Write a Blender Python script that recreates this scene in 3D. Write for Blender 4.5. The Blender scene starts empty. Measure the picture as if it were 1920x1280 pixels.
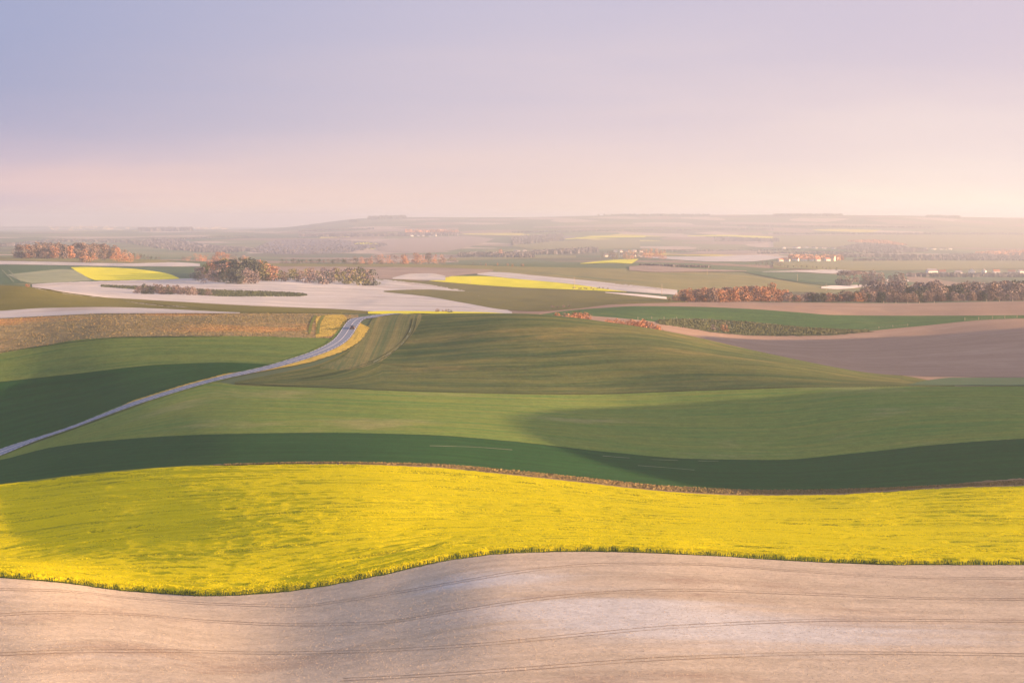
import bpy, math, random
import numpy as np
from mathutils import Vector
R = math.radians
random.seed(7); rng = np.random.default_rng(11)
S = bpy.context.scene
COL = S.collection
# ------------------------------------------------------------------ camera
F = 3500.0            # focal length in pixels of a 1920 wide frame
HY = 415.0            # eye level row
ZC = 100.0            # eye height (m)
cam_d = bpy.data.cameras.new('camera'); cam = bpy.data.objects.new('camera', cam_d); COL.objects.link(cam)
cam.location = (0, 0, ZC); cam.rotation_euler = (R(90), 0, 0)
cam_d.sensor_width = 36; cam_d.lens = F/1920*36; cam_d.shift_y = -(640-HY)/1920
cam_d.clip_start = 0.5; cam_d.clip_end = 60000
S.camera = cam
# ------------------------------------------------------------------ light, sky, exposure
SUN_AZ = 96.0         # degrees to the right of the view
SUN_EL = 7.5
SUN_STR = 5.0
SUN_COL = (1.0, 0.57, 0.29)
SKY_NISHITA = 0.05
SKY_GAIN = 0.28
EXPOSURE = 1.92
HAZE_DENSITY = 1.0e-4
az, el = R(SUN_AZ), R(SUN_EL)
sun_dir = Vector((math.sin(az)*math.cos(el), math.cos(az)*math.cos(el), math.sin(el)))
sl = bpy.data.lights.new('sun', 'SUN'); so = bpy.data.objects.new('sun', sl); COL.objects.link(so)
sl.energy = SUN_STR; sl.angle = R(0.6); sl.color = SUN_COL
so.rotation_euler = sun_dir.to_track_quat('Z', 'Y').to_euler(); so.location = (300, -200, 300)
S.view_settings.view_transform = 'Standard'; S.view_settings.look = 'None'
S.view_settings.gamma = 1; S.view_settings.use_curve_mapping = False
S.view_settings.exposure = EXPOSURE
S.cycles.use_denoising = True
try: S.cycles.denoiser = 'OPENIMAGEDENOISE'
except Exception: pass
S.cycles.max_bounces = 6; S.cycles.diffuse_bounces = 3; S.cycles.volume_bounces = 2
S.cycles.sample_clamp_indirect = 4
S.cycles.volume_step_rate = 4

def srgb(r, g, b):
    f = lambda c: (c/255/12.92) if c/255 <= 0.04045 else ((c/255+0.055)/1.055)**2.4
    return (f(r), f(g), f(b), 1)

class NT:
    def __init__(s, nt): s.t = nt; s.l = nt.links; nt.nodes.clear()
    def n(s, typ, **kw):
        x = s.t.nodes.new(typ)
        for k, v in kw.items():
            if k.startswith('i_'):
                key = k[2:]; key = int(key) if key.isdigit() else key
                x.inputs[key].default_value = v
            else: setattr(x, k, v)
        return x
    def k(s, a, b): s.l.new(a, b)
    def math(s, op, a, b=None, c=None, clamp=False):
        x = s.n('ShaderNodeMath', operation=op); x.use_clamp = clamp
        for i, v in enumerate((a, b, c)):
            if v is None: continue
            if isinstance(v, (int, float)): x.inputs[i].default_value = v
            else: s.k(v, x.inputs[i])
        return x.outputs[0]
    def mix(s, fac, a, b, mode='MIX'):
        x = s.n('ShaderNodeMix', data_type='RGBA', blend_type=mode)
        for i, v in ((0, fac), (6, a), (7, b)):
            if isinstance(v, (int, float)): x.inputs[i].default_value = v
            elif isinstance(v, (tuple, list)): x.inputs[i].default_value = v if len(v) == 4 else (*v, 1)
            else: s.k(v, x.inputs[i])
        return x.outputs[2]
    def smooth(s, v, lo, hi):
        x = s.n('ShaderNodeMapRange', interpolation_type='SMOOTHSTEP'); s.k(v, x.inputs[0])
        x.inputs[1].default_value = lo; x.inputs[2].default_value = hi; return x.outputs[0]
    def noise(s, vec, scale, detail=3, rough=0.5, dist=0.0):
        x = s.n('ShaderNodeTexNoise'); x.inputs['Scale'].default_value = scale
        x.inputs['Detail'].default_value = detail; x.inputs['Roughness'].default_value = rough
        x.inputs['Distortion'].default_value = dist
        s.k(vec, x.inputs['Vector']); return x.outputs[0]
    def mapping(s, vec, sc=(1, 1, 1), loc=(0, 0, 0), rot=(0, 0, 0)):
        x = s.n('ShaderNodeMapping'); s.k(vec, x.inputs[0]); x.inputs['Scale'].default_value = sc
        x.inputs['Location'].default_value = loc; x.inputs['Rotation'].default_value = rot; return x.outputs[0]

W = bpy.data.worlds.new('World'); S.world = W; W.use_nodes = True
w = NT(W.node_tree)
tc = w.n('ShaderNodeTexCoord'); sep = w.n('ShaderNodeSeparateXYZ'); w.k(tc.outputs['Generated'], sep.inputs[0])
sky = w.n('ShaderNodeTexSky', sky_type='NISHITA'); sky.sun_disc = False
sky.sun_elevation = el; sky.sun_rotation = az; sky.altitude = 80; sky.air_density = 1; sky.dust_density = 2.0; sky.ozone_density = 1
nish = w.mix(1.0, sky.outputs[0], (SKY_NISHITA,)*3, 'MULTIPLY')
# a high thin veil of evening cloud: lavender above, rose lower down, pale yellow towards the sun at the horizon
elev = w.math('ARCSINE', w.math('MINIMUM', w.math('MAXIMUM', sep.outputs[2], -1.0), 1.0))
azi = w.math('ARCTAN2', sep.outputs[0], sep.outputs[1])     # 0 ahead, + to the right (towards the sun)
nv = w.noise(w.mapping(tc.outputs['Generated'], (3.2, 3.2, 26), rot=(0, R(12), 0)), 1.0, 3, 0.5, 0.4)
nv2 = w.noise(w.mapping(tc.outputs['Generated'], (2.0, 2.0, 60), rot=(0, R(5), 0)), 1.0, 4, 0.55, 0.2)
wob = w.math('MULTIPLY', w.math('SUBTRACT', nv, 0.5), 0.06)
wob2 = w.math('MULTIPLY', w.math('SUBTRACT', nv2, 0.5), 0.015)
e2 = w.math('ADD', w.math('ADD', elev, wob), wob2)
def ramp(val, stops):
    x = w.n('ShaderNodeValToRGB'); x.color_ramp.interpolation = 'EASE' if len(stops) < 3 else 'B_SPLINE'
    while len(x.color_ramp.elements) < len(stops): x.color_ramp.elements.new(0.5)
    for e_, (p, c) in zip(x.color_ramp.elements, stops): e_.position = p; e_.color = c
    w.k(val, x.inputs[0]); return x.outputs[0]
t = w.math('MULTIPLY', e2, 1/0.40, clamp=True)               # 0..23 degrees
SKY_L = [(0.0, srgb(252, 212, 200)), (0.03, srgb(236, 200, 200)), (0.07, srgb(193, 180, 203)), (0.125, srgb(165, 166, 200)), (0.19, srgb(150, 159, 198)), (0.32, srgb(149, 160, 200)), (1.0, srgb(190, 184, 208))]
SKY_C = [(0.0, srgb(252, 222, 198)), (0.03, srgb(244, 216, 204)), (0.085, srgb(233, 211, 212)), (0.155, srgb(219, 203, 213)), (0.225, srgb(206, 195, 212)), (0.32, srgb(192, 188, 213)), (1.0, srgb(196, 188, 210))]
SKY_R = [(0.0, (1.40, 1.18, 0.90, 1)), (0.02, (1.22, 1.05, 0.84, 1)), (0.05, srgb(254, 240, 228)), (0.09, srgb(246, 228, 224)), (0.155, srgb(229, 211, 216)), (0.30, srgb(205, 192, 213)), (1.0, srgb(202, 192, 212))]
cl, cc, cr = ramp(t, SKY_L), ramp(t, SKY_C), ramp(t, SKY_R)
a1 = w.smooth(azi, -0.36, 0.06); a2 = w.smooth(azi, -0.02, 0.36)
veil = w.mix(a2, w.mix(a1, cl, cc), cr)
# the veil glows round the low sun, outside the frame on the right
dt = w.n('ShaderNodeVectorMath', operation='DOT_PRODUCT'); w.k(tc.outputs['Generated'], dt.inputs[0]); dt.inputs[1].default_value = tuple(sun_dir)
glow = w.math('POWER', w.math('MAXIMUM', dt.outputs['Value'], 0.0), 5.0)
gl = w.n('ShaderNodeCombineXYZ')
for i_, c_ in enumerate((1.8, 1.4, 0.9)): w.k(w.math('MULTIPLY', glow, c_), gl.inputs[i_])
veil = w.mix(1.0, veil, gl.outputs[0], 'ADD')
veil = w.mix(1.0, veil, (SKY_GAIN,)*3, 'MULTIPLY')
col = w.mix(0.93, nish, veil)
bg = w.n('ShaderNodeBackground'); w.k(col, bg.inputs[0]); bg.inputs[1].default_value = 1.0
wo = w.n('ShaderNodeOutputWorld'); w.k(bg.outputs[0], wo.inputs[0])

# ------------------------------------------------------------------ helpers
def tag(o, label=None, cat=None, group=None, kind=None):
    if label: o['label'] = label
    if cat: o['category'] = cat
    if group: o['group'] = group
    if kind: o['kind'] = kind
    return o
def mesh_np(name, V, Fc, mat=None, smooth=True, uv=None, mats=None, midx=None):
    """V (n,3), Fc (m,k) quads or triangles"""
    me = bpy.data.meshes.new(name); V = np.asarray(V, np.float32); Fc = np.asarray(Fc, np.int32)
    m, k = Fc.shape
    me.vertices.add(len(V)); me.vertices.foreach_set('co', V.ravel())
    me.loops.add(m*k); me.loops.foreach_set('vertex_index', Fc.ravel())
    me.polygons.add(m); me.polygons.foreach_set('loop_start', np.arange(0, m*k, k, dtype=np.int32))
    me.polygons.foreach_set('use_smooth', np.full(m, smooth))
    if uv is not None:
        l = me.uv_layers.new(name='UVMap'); l.data.foreach_set('uv', np.asarray(uv, np.float32)[Fc.ravel()].ravel())
    if mat: me.materials.append(mat)
    if mats:
        for mm in mats: me.materials.append(mm)
        me.polygons.foreach_set('material_index', np.asarray(midx, np.int32))
    me.update(calc_edges=True); me.validate()
    return me
def link(name, me, parent=None, loc=None):
    o = bpy.data.objects.new(name, me); COL.objects.link(o)
    if parent: o.parent = parent
    if loc is not None: o.location = loc
    return o
def empty(name, loc=(0, 0, 0), rz=0):
    o = bpy.data.objects.new(name, None); COL.objects.link(o); o.location = loc; o.rotation_euler = (0, 0, rz)
    o.empty_display_size = 0.5; return o
def pchip(xk, yk, x):
    xk = np.asarray(xk, float); yk = np.asarray(yk, float)
    h = np.diff(xk); sh = (-1,)+(1,)*(yk.ndim-1); d = np.diff(yk, axis=0)/h.reshape(sh)
    m = np.zeros_like(yk)
    if len(xk) > 2:
        w1 = (2*h[1:]+h[:-1]).reshape(sh); w2 = (h[1:]+2*h[:-1]).reshape(sh)
        with np.errstate(divide='ignore', invalid='ignore'):
            hm = (w1+w2)/(w1/d[:-1]+w2/d[1:])
        m[1:-1] = np.where(d[:-1]*d[1:] > 0, hm, 0)
    m[0] = d[0]; m[-1] = d[-1]
    x = np.clip(x, xk[0], xk[-1]); i = np.clip(np.searchsorted(xk, x)-1, 0, len(xk)-2)
    s_ = ((x-xk[i])/h[i]); sh2 = (-1,)+(1,)*(yk.ndim-1); s_ = s_.reshape(sh2); hh = h[i].reshape(sh2)
    return (yk[i]*(1+2*s_)*(1-s_)**2 + m[i]*hh*s_*(1-s_)**2 + yk[i+1]*s_**2*(3-2*s_) + m[i+1]*hh*s_**2*(s_-1))
def lat(seed):
    return np.random.default_rng(seed).random((256, 256))
_L = {}
def vnoise(x, y, seed=0):
    if seed not in _L: _L[seed] = lat(seed)
    T = _L[seed]; xi = np.floor(x).astype(int); yi = np.floor(y).astype(int); fx = x-xi; fy = y-yi
    fx = fx*fx*(3-2*fx); fy = fy*fy*(3-2*fy)
    a = T[yi & 255, xi & 255]; b = T[yi & 255, (xi+1) & 255]; c = T[(yi+1) & 255, xi & 255]; d = T[(yi+1) & 255, (xi+1) & 255]
    return (a*(1-fx)+b*fx)*(1-fy)+(c*(1-fx)+d*fx)*fy
def sstep(v, a, b):
    t_ = np.clip((v-a)/(b-a), 0, 1); return t_*t_*(3-2*t_)

# ------------------------------------------------------------------ the terrain
KX = [-900, 0, 240, 480, 720, 960, 1200, 1440, 1680, 1920, 2900]
def row(v): return [v[0]]+list(v)+[v[-1]]
LAY = {  # distance : eye-level-relative rows across the view
 250: [1286, 1300, 1302, 1290, 1282, 1282, 1288, 1290, 1292],
 300: [1146, 1170, 1194, 1172, 1148, 1150, 1160, 1165, 1167],
 350: [1074, 1096, 1103, 1075, 1050, 1052, 1067, 1076, 1078],
 415: [1053, 1030, 1000, 967, 969, 984, 995, 997, 993],
 490: [907, 881, 869, 872, 890, 915, 928, 920, 910],
 545: [860, 824, 811, 813, 826, 853, 862, 842, 823],
 650: [768, 735, 722, 732, 739, 736, 729, 726, 726],
 735: [662, 635, 629, 640, 650, 656, 682, 713, 724],
 830: [597, 588, 586.5, 589.5, 588.5, 612, 662, 703, 710],
 930: [589, 582, 583, 596, 598, 626, 672, 700, 700],
 1040: [560, 574, 579.5, 595, 597, 613, 648, 658, 655],
 1150: [534, 567, 577, 587, 590, 595, 622, 622, 610],
 1250: [538, 558, 571, 582, 583, 574, 581, 594, 593],
 1400: [545, 552, 563, 573, 574, 566.5, 566, 567.5, 563.5],
 1600: [536, 542, 549, 558, 560, 562, 575, 577, 575],
 1900: [518, 528, 530, 541, 546, 548, 568, 570, 568],
 2200: [503, 511, 512, 516, 523, 528, 545, 556, 558],
 2600: [485, 487, 494, 496, 500, 507, 520, 540, 545],
 3000: [484, 490, 497, 498, 497, 498, 510, 528, 536],
 3500: [480, 489, 495, 496, 494, 494, 500, 516, 528],
 4400: [474, 483, 488, 489, 488, 488, 492, 505, 515],
 5500: [466, 474, 480, 480, 478, 478, 482, 490, 500],
 7200: [456, 462, 466, 462, 464, 466, 470, 474, 482],
 9000: [446, 450, 450, 447, 449, 452, 455, 458, 466],
 12000: [436, 437, 436, 424, 424, 428, 430, 432, 438],
 15500: [434, 431, 430, 407, 407.5, 403, 402.5, 404, 408.5],
 18000: [432, 433, 432, 415, 414, 410, 410, 411, 413],
 22000: [424, 425, 427, 420, 420, 418, 418, 418, 418],
}
Yn = [1, 40, 100, 180]+sorted(LAY)
Zn = [[d_]*11 for d_ in (2, 15, 34, 51.5)] + [[(p-HY)*y/F for p in row(LAY[y])] for y in sorted(LAY)]
PXG = np.arange(-900, 2901, 4.0)
dropn = pchip(KX, np.array(Zn).T, PXG).T                  # layers x px
YG = np.exp(np.arange(math.log(20), math.log(22000), 0.006)); YG = np.append(YG, 22000.0)
YG = np.unique(np.concatenate([YG]))
LAYY = {  # where a line of the land runs slantwise, its distance changes across the view
 350: [336, 350, 345, 348, 350, 350, 350, 350, 350],
 415: [395, 394, 393, 405, 415, 415, 415, 415, 415],
 490: [525, 512, 499, 486, 490, 490, 490, 487, 482],
 545: [590, 568, 548, 543, 545, 545, 545, 543, 540],
 650: [705, 695, 680, 655, 664, 685, 680, 668, 662],
 735: [785, 790, 790, 778, 750, 745, 735, 735, 735],
 830: [880, 868, 856, 848, 834, 830, 830, 830, 830],
 930: [965, 948, 934, 930, 930, 930, 930, 930, 930],
}
ysn = []
for y in Yn:
    v = LAYY.get(y, [y]*9); ysn.append(pchip(KX, np.array(row(v), float), PXG))
ysn = np.array(ysn)
for i, y in enumerate(Yn):                                # rows keep their place in the view, so the height follows the distance
    if y in LAYY: dropn[i] *= ysn[i]/y
DROP = np.stack([pchip(np.log(ysn[:, j]), dropn[:, j], np.log(YG)) for j in range(len(PXG))], 1)
def soft(DR):                                             # soften the kinks of the layers, along the ray and across
    k = np.array([1, 4, 6, 4, 1.])/16
    for _ in range(5):
        P = np.pad(DR, ((2, 2), (0, 0)), 'edge'); DR = sum(k[i]*P[i:i+DR.shape[0]] for i in range(5))
    for _ in range(60):
        P = np.pad(DR, ((0, 0), (2, 2)), 'edge'); DR = sum(k[i]*P[:, i:i+DR.shape[1]] for i in range(5))
    return DR
DROP = soft(DROP)
LYG = np.log(YG)
SHADE_HILLS = [  # x, y, radius x, radius y, height: unseen ridges added right of the view to cast shade into it
 (315, 522, 95, 98, 40), (270, 628, 62, 72, 18), (430, 980, 95, 135, 54),
]
def H(X, Y):
    X = np.asarray(X, float); Y = np.asarray(Y, float); Yc = np.clip(Y, 20, 22000)
    px = np.clip(960+F*X/Yc, -900, 2900); g = (px+900)/4; j = np.clip(g.astype(int), 0, len(PXG)-2); fj = g-j
    ly = np.log(Yc); i = np.clip(np.searchsorted(LYG, ly)-1, 0, len(YG)-2); fi = (Yc-YG[i])/(YG[i+1]-YG[i])
    d = (DROP[i, j]*(1-fj)+DROP[i, j+1]*fj)*(1-fi)+(DROP[i+1, j]*(1-fj)+DROP[i+1, j+1]*fj)*fi
    d = np.where(Y < 20, d*sstep(Y, -40, 20)+2*(1-sstep(Y, -40, 20)), d)
    z = ZC-d
    for hx, hy, rx, ry, hh in SHADE_HILLS:
        q = np.sqrt(((X-hx)/rx)**2+((Y-hy)/ry)**2); z = z+hh*(1-sstep(q, 0.0, 1.6))
    amp = 0.25*np.clip(Yc/500, 0.6, 4)
    z = z+amp*(vnoise(X/26, Y/60, 3)-0.5)*sstep(Yc, 200, 300)+0.35*amp*(vnoise(X/9+7, Y/22, 4)-0.5)*sstep(Yc, 200, 300)
    return z
def profile_rows(px):
    X = np.outer(YG, (np.asarray(px)-960)/F); Y = np.repeat(YG[:, None], len(px), 1)
    return HY+F*(ZC-H(X, Y))/Y
def hit(px, py, ymin=200.0, ymax=22000.0):
    """distance at which the line of sight through (px,py) first meets the ground"""
    px = np.atleast_1d(np.asarray(px, float)); py = np.atleast_1d(np.asarray(py, float))
    P = profile_rows(px); P[YG < ymin] = 1e5
    out = np.empty(len(px))
    for j in range(len(px)):
        below = P[:, j] <= py[j]; i = int(np.argmax(below)) if below.any() else len(YG)-1
        i = max(i, 1); a, b = P[i-1, j], P[i, j]
        t_ = 1.0 if a > 9e4 or a == b else np.clip((a-py[j])/(a-b), 0, 1)
        out[j] = YG[i-1]+t_*(YG[i]-YG[i-1])
    return np.clip(out, ymin, ymax)
def curve(pts, px):
    p = sorted(pts); xs = [q[0] for q in p]; ys = [q[1] for q in p]
    if len(p) == 1: return np.full(len(px), float(ys[0]))
    return pchip(xs, ys, np.asarray(px, float))
def at(px, py, **k):
    y = float(hit([px], [py], **k)[0]); x = y*(px-960)/F; return Vector((x, y, float(H(x, y))))
def atY(px, y):
    x = y*(px-960)/F; return Vector((x, y, float(H(x, y))))

# ------------------------------------------------------------------ materials
def new_mat(name):
    m = bpy.data.materials.new(name); m.use_nodes = True; return m, NT(m.node_tree)
def finish(n, color, rough=0.9, normal=None, spec=0.15):
    b = n.n('ShaderNodeBsdfPrincipled'); b.inputs['Roughness'].default_value = rough
    b.inputs['Specular IOR Level'].default_value = spec
    if isinstance(color, (tuple, list)): b.inputs['Base Color'].default_value = color if len(color) == 4 else (*color, 1)
    else: n.k(color, b.inputs['Base Color'])
    if normal is not None: n.k(normal, b.inputs['Normal'])
    o = n.n('ShaderNodeOutputMaterial'); n.k(b.outputs[0], o.inputs[0]); return b
def field_mat(name, c1, c2, c3=None, streak=(0.012, 0.35), streak_amt=1.0, grain=1.6, grain_amt=0.35, patch=0.012, patch_lo=0.52,
              patch_hi=0.7, bump=0.25, bump_scale=0.9, lines=None, speck=None, aniso=(1, 1)):
    m, n = new_mat(name)
    uv = n.n('ShaderNodeUVMap'); uv.uv_map = 'UVMap'; tc_ = n.n('ShaderNodeTexCoord'); ob = tc_.outputs['Object']
    s1 = n.noise(n.mapping(uv.outputs[0], (streak[0], streak[1], 1)), 1.0, 5, 0.62)
    s2 = n.noise(n.mapping(uv.outputs[0], (streak[0]*5, streak[1]*3.2, 1), (13, 5, 0)), 1.0, 4, 0.6)
    sm = n.math('ADD', n.math('MULTIPLY', s1, 0.62), n.math('MULTIPLY', s2, 0.38))
    c = n.mix(n.smooth(sm, 0.5-0.16/streak_amt, 0.5+0.16/streak_amt), c1, c2)
    if c3 is not None:
        p1 = n.noise(n.mapping(uv.outputs[0], (patch, patch*2.6, 1), (3, 31, 0)), 1.0, 5, 0.6, 0.3)
        p2 = n.noise(n.mapping(uv.outputs[0], (patch*12, patch*40, 1)), 1.0, 3, 0.6)
        pp = n.math('ADD', n.math('MULTIPLY', p1, 0.8), n.math('MULTIPLY', p2, 0.2))
        c = n.mix(n.smooth(pp, patch_lo, patch_hi), c, c3)
    if name == 'chalky_soil':    # bare chalk shows where the plough has cut the brow of the slope
        at_ = n.n('ShaderNodeAttribute', attribute_name='chalk_outcrop')
        st_ = n.noise(n.mapping(uv.outputs[0], (0.012, 0.16, 1), (4, 9, 0)), 1.0, 5, 0.6, 0.4)
        c = n.mix(n.smooth(n.math('ADD', at_.outputs['Fac'], n.math('MULTIPLY', n.math('SUBTRACT', st_, 0.5), 1.3)), 0.15, 0.95), c, (0.50, 0.52, 0.525, 1))
    g = n.noise(n.mapping(ob, (aniso[0], aniso[1], 1)), grain, 4, 0.7)
    g2 = n.noise(n.mapping(ob, (aniso[0], aniso[1], 1)), grain*0.22, 4, 0.65)
    gg = n.math('ADD', n.math('MULTIPLY', g, 0.6), n.math('MULTIPLY', g2, 0.4))
    f = n.math('ADD', n.math('MULTIPLY', n.math('SUBTRACT', gg, 0.5), grain_amt*4), 1.0)
    cmb = n.n('ShaderNodeCombineXYZ')
    for i in range(3): n.k(f, cmb.inputs[i])
    c = n.mix(1.0, c, cmb.outputs[0], 'MULTIPLY')
    if speck is not None:        # speck = (colour, scale, threshold)
        sp = n.noise(n.mapping(uv.outputs[0], (speck[1]*0.35, speck[1], 1)), 1.0, 3, 0.7)
        big = n.noise(n.mapping(uv.outputs[0], (speck[1]*0.02, speck[1]*0.08, 1), (5, 2, 0)), 1.0, 3, 0.6)
        k = n.math('ADD', n.math('MULTIPLY', sp, 0.55), n.math('MULTIPLY', big, 0.45))
        c = n.mix(n.smooth(k, speck[2], speck[2]+0.09), c, speck[0])
    if lines is not None:        # drill rows / tramlines: (spacing in v metres, depth)
        sx = n.n('ShaderNodeSeparateXYZ'); n.k(uv.outputs[0], sx.inputs[0])
        wv = n.math('SINE', n.math('MULTIPLY', sx.outputs[1], 2*math.pi/lines[0]))
        c = n.mix(n.math('MULTIPLY', n.smooth(wv, 0.2, 1.0), lines[1]), c, (0.03, 0.03, 0.02), 'MIX')
    b1 = n.n('ShaderNodeBump'); b1.inputs['Strength'].default_value = bump; b1.inputs['Distance'].default_value = 0.5
    hb = n.noise(n.mapping(uv.outputs[0], (bump_scale*0.5, bump_scale*1.6, 1)), 1.0, 5, 0.7)
    n.k(hb, b1.inputs['Height'])
    finish(n, c, 0.95, b1.outputs[0], 0.08); return m
def plain(name, c, rough=0.8, spec=0.2, var=0.15, scale=2.0, emis=None):
    m, n = new_mat(name); tc_ = n.n('ShaderNodeTexCoord')
    g = n.noise(tc_.outputs['Object'], scale, 4, 0.6); f = n.math('ADD', n.math('MULTIPLY', n.math('SUBTRACT', g, 0.5), var*4), 1.0)
    cmb = n.n('ShaderNodeCombineXYZ')
    for i in range(3): n.k(f, cmb.inputs[i])
    finish(n, n.mix(1.0, c, cmb.outputs[0], 'MULTIPLY'), rough, None, spec); return m
def leaf_mat(name, ca, cb, scale=0.35):
    m, n = new_mat(name); oi = n.n('ShaderNodeObjectInfo'); ge = n.n('ShaderNodeNewGeometry')
    tc_ = n.n('ShaderNodeTexCoord'); g = n.noise(tc_.outputs['Object'], scale, 3, 0.6)
    k = n.math('ADD', n.math('MULTIPLY', oi.outputs['Random'], 0.5), n.math('MULTIPLY', g, 0.6))
    c = n.mix(n.smooth(k, 0.2, 0.9), ca, cb)
    b = finish(n, c, 0.9, None, 0.05); b.inputs['Subsurface Weight'].default_value = 0.0; return m
GREEN1 = (0.075, 0.135, 0.045, 1)
M = {}
M['chalk'] = field_mat('chalky_soil', (0.400, 0.360, 0.285, 1), (0.520, 0.470, 0.385, 1), (0.330, 0.270, 0.215, 1), streak=(0.007, 0.10), streak_amt=0.85, grain=1.5, grain_amt=0.34, patch=0.012, patch_lo=0.5, patch_hi=0.68, bump=0.5, bump_scale=1.6)
M['rape_base'] = field_mat('rapeseed_understory', (0.16, 0.20, 0.02, 1), (0.34, 0.34, 0.02, 1), streak=(0.03, 0.5), grain=1.5, grain_amt=0.3, bump=0.4)
M['margin'] = field_mat('dry_margin', (0.200, 0.145, 0.085, 1), (0.280, 0.210, 0.130, 1), (0.090, 0.120, 0.045, 1), streak=(0.06, 0.7), grain=1.1, grain_amt=0.4, patch=0.04, bump=0.6)
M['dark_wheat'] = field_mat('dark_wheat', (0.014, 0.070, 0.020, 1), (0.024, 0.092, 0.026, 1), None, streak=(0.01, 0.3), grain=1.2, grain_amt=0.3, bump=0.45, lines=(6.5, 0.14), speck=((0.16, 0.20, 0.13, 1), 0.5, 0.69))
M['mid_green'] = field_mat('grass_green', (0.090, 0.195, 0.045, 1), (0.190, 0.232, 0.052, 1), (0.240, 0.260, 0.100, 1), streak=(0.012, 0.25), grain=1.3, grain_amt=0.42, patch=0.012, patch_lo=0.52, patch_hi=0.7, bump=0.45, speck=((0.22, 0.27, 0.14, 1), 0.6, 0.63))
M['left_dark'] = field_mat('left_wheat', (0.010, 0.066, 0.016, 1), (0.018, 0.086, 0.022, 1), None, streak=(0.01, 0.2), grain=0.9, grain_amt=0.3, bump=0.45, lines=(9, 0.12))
M['left_green'] = field_mat('left_grass', (0.075, 0.150, 0.040, 1), (0.150, 0.205, 0.050, 1), None, streak=(0.012, 0.2), grain=1.0, grain_amt=0.42, bump=0.6, speck=((0.26, 0.27, 0.07, 1), 0.5, 0.62))
M['rough'] = field_mat('rough_grassland', (0.200, 0.190, 0.105, 1), (0.270, 0.220, 0.120, 1), (0.440, 0.250, 0.100, 1), streak=(0.03, 0.25), grain=0.8, grain_amt=0.75, patch=0.009, patch_lo=0.49, patch_hi=0.62, bump=0.9, bump_scale=0.5, speck=((0.07, 0.08, 0.05, 1), 0.5, 0.62))
M['gold'] = field_mat('golden_grass', (0.42, 0.33, 0.07, 1), (0.50, 0.40, 0.10, 1), (0.18, 0.20, 0.07, 1), streak=(0.2, 0.2), grain=0.8, grain_amt=0.35, patch=0.1, bump=0.8)
M['pale'] = field_mat('pale_soil', (0.380, 0.390, 0.385, 1), (0.520, 0.520, 0.520, 1), (0.310, 0.275, 0.250, 1), streak=(0.004, 0.03), grain=0.25, grain_amt=0.05, patch=0.006, bump=0.05)
M['olive'] = field_mat('olive_grass', (0.115, 0.120, 0.034, 1), (0.145, 0.145, 0.042, 1), None, streak=(0.006, 0.08), grain=0.3, grain_amt=0.1, bump=0.2)
M['hill'] = field_mat('hill_wheat', (0.038, 0.085, 0.034, 1), (0.125, 0.145, 0.048, 1), (0.210, 0.185, 0.065, 1), streak=(0.008, 0.12), streak_amt=1.2, grain=0.9, grain_amt=0.4, patch=0.01, patch_lo=0.5, patch_hi=0.72, bump=0.5, lines=(13, 0.10))
M['hill_strip'] = field_mat('hill_strip_wheat', (0.075, 0.12, 0.055, 1), (0.19, 0.18, 0.075, 1), None, streak=(0.25, 0.008), grain=0.5, grain_amt=0.3, bump=0.5)
M['brown'] = field_mat('brown_soil', (0.280, 0.205, 0.155, 1), (0.335, 0.250, 0.195, 1), (0.370, 0.285, 0.225, 1), streak=(0.005, 0.09), grain=0.5, grain_amt=0.13, patch=0.006, bump=0.3, lines=(7, 0.10))
M['band'] = field_mat('band_grass', (0.040, 0.105, 0.034, 1), (0.065, 0.140, 0.042, 1), (0.160, 0.190, 0.050, 1), streak=(0.012, 0.12), grain=0.7, grain_amt=0.45, patch=0.012, patch_lo=0.55, patch_hi=0.75, bump=0.4)
M['bank'] = field_mat('bank_scrub', (0.045, 0.07, 0.04, 1), (0.085, 0.11, 0.06, 1), None, streak=(0.1, 0.1), grain=0.35, grain_amt=0.6, bump=1.0)
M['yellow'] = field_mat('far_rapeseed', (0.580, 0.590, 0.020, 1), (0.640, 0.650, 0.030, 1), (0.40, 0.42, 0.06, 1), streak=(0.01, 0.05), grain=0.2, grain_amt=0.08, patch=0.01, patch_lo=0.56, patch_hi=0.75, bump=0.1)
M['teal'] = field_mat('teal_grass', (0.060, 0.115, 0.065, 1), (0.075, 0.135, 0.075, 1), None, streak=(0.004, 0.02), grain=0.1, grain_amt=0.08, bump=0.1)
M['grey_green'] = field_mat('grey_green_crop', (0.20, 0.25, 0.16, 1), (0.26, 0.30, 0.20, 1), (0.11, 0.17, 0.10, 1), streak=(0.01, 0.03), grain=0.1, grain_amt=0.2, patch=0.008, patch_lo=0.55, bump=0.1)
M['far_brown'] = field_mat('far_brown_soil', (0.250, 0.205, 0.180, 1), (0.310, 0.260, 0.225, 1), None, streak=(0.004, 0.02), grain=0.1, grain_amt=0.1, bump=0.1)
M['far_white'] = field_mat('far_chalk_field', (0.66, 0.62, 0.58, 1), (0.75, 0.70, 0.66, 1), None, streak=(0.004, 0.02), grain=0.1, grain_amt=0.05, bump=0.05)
M['far_olive'] = field_mat('far_meadow', (0.17, 0.18, 0.08, 1), (0.23, 0.22, 0.10, 1), (0.12, 0.17, 0.09, 1), streak=(0.002, 0.01), grain=0.05, grain_amt=0.1, patch=0.003, bump=0.1)
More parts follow.
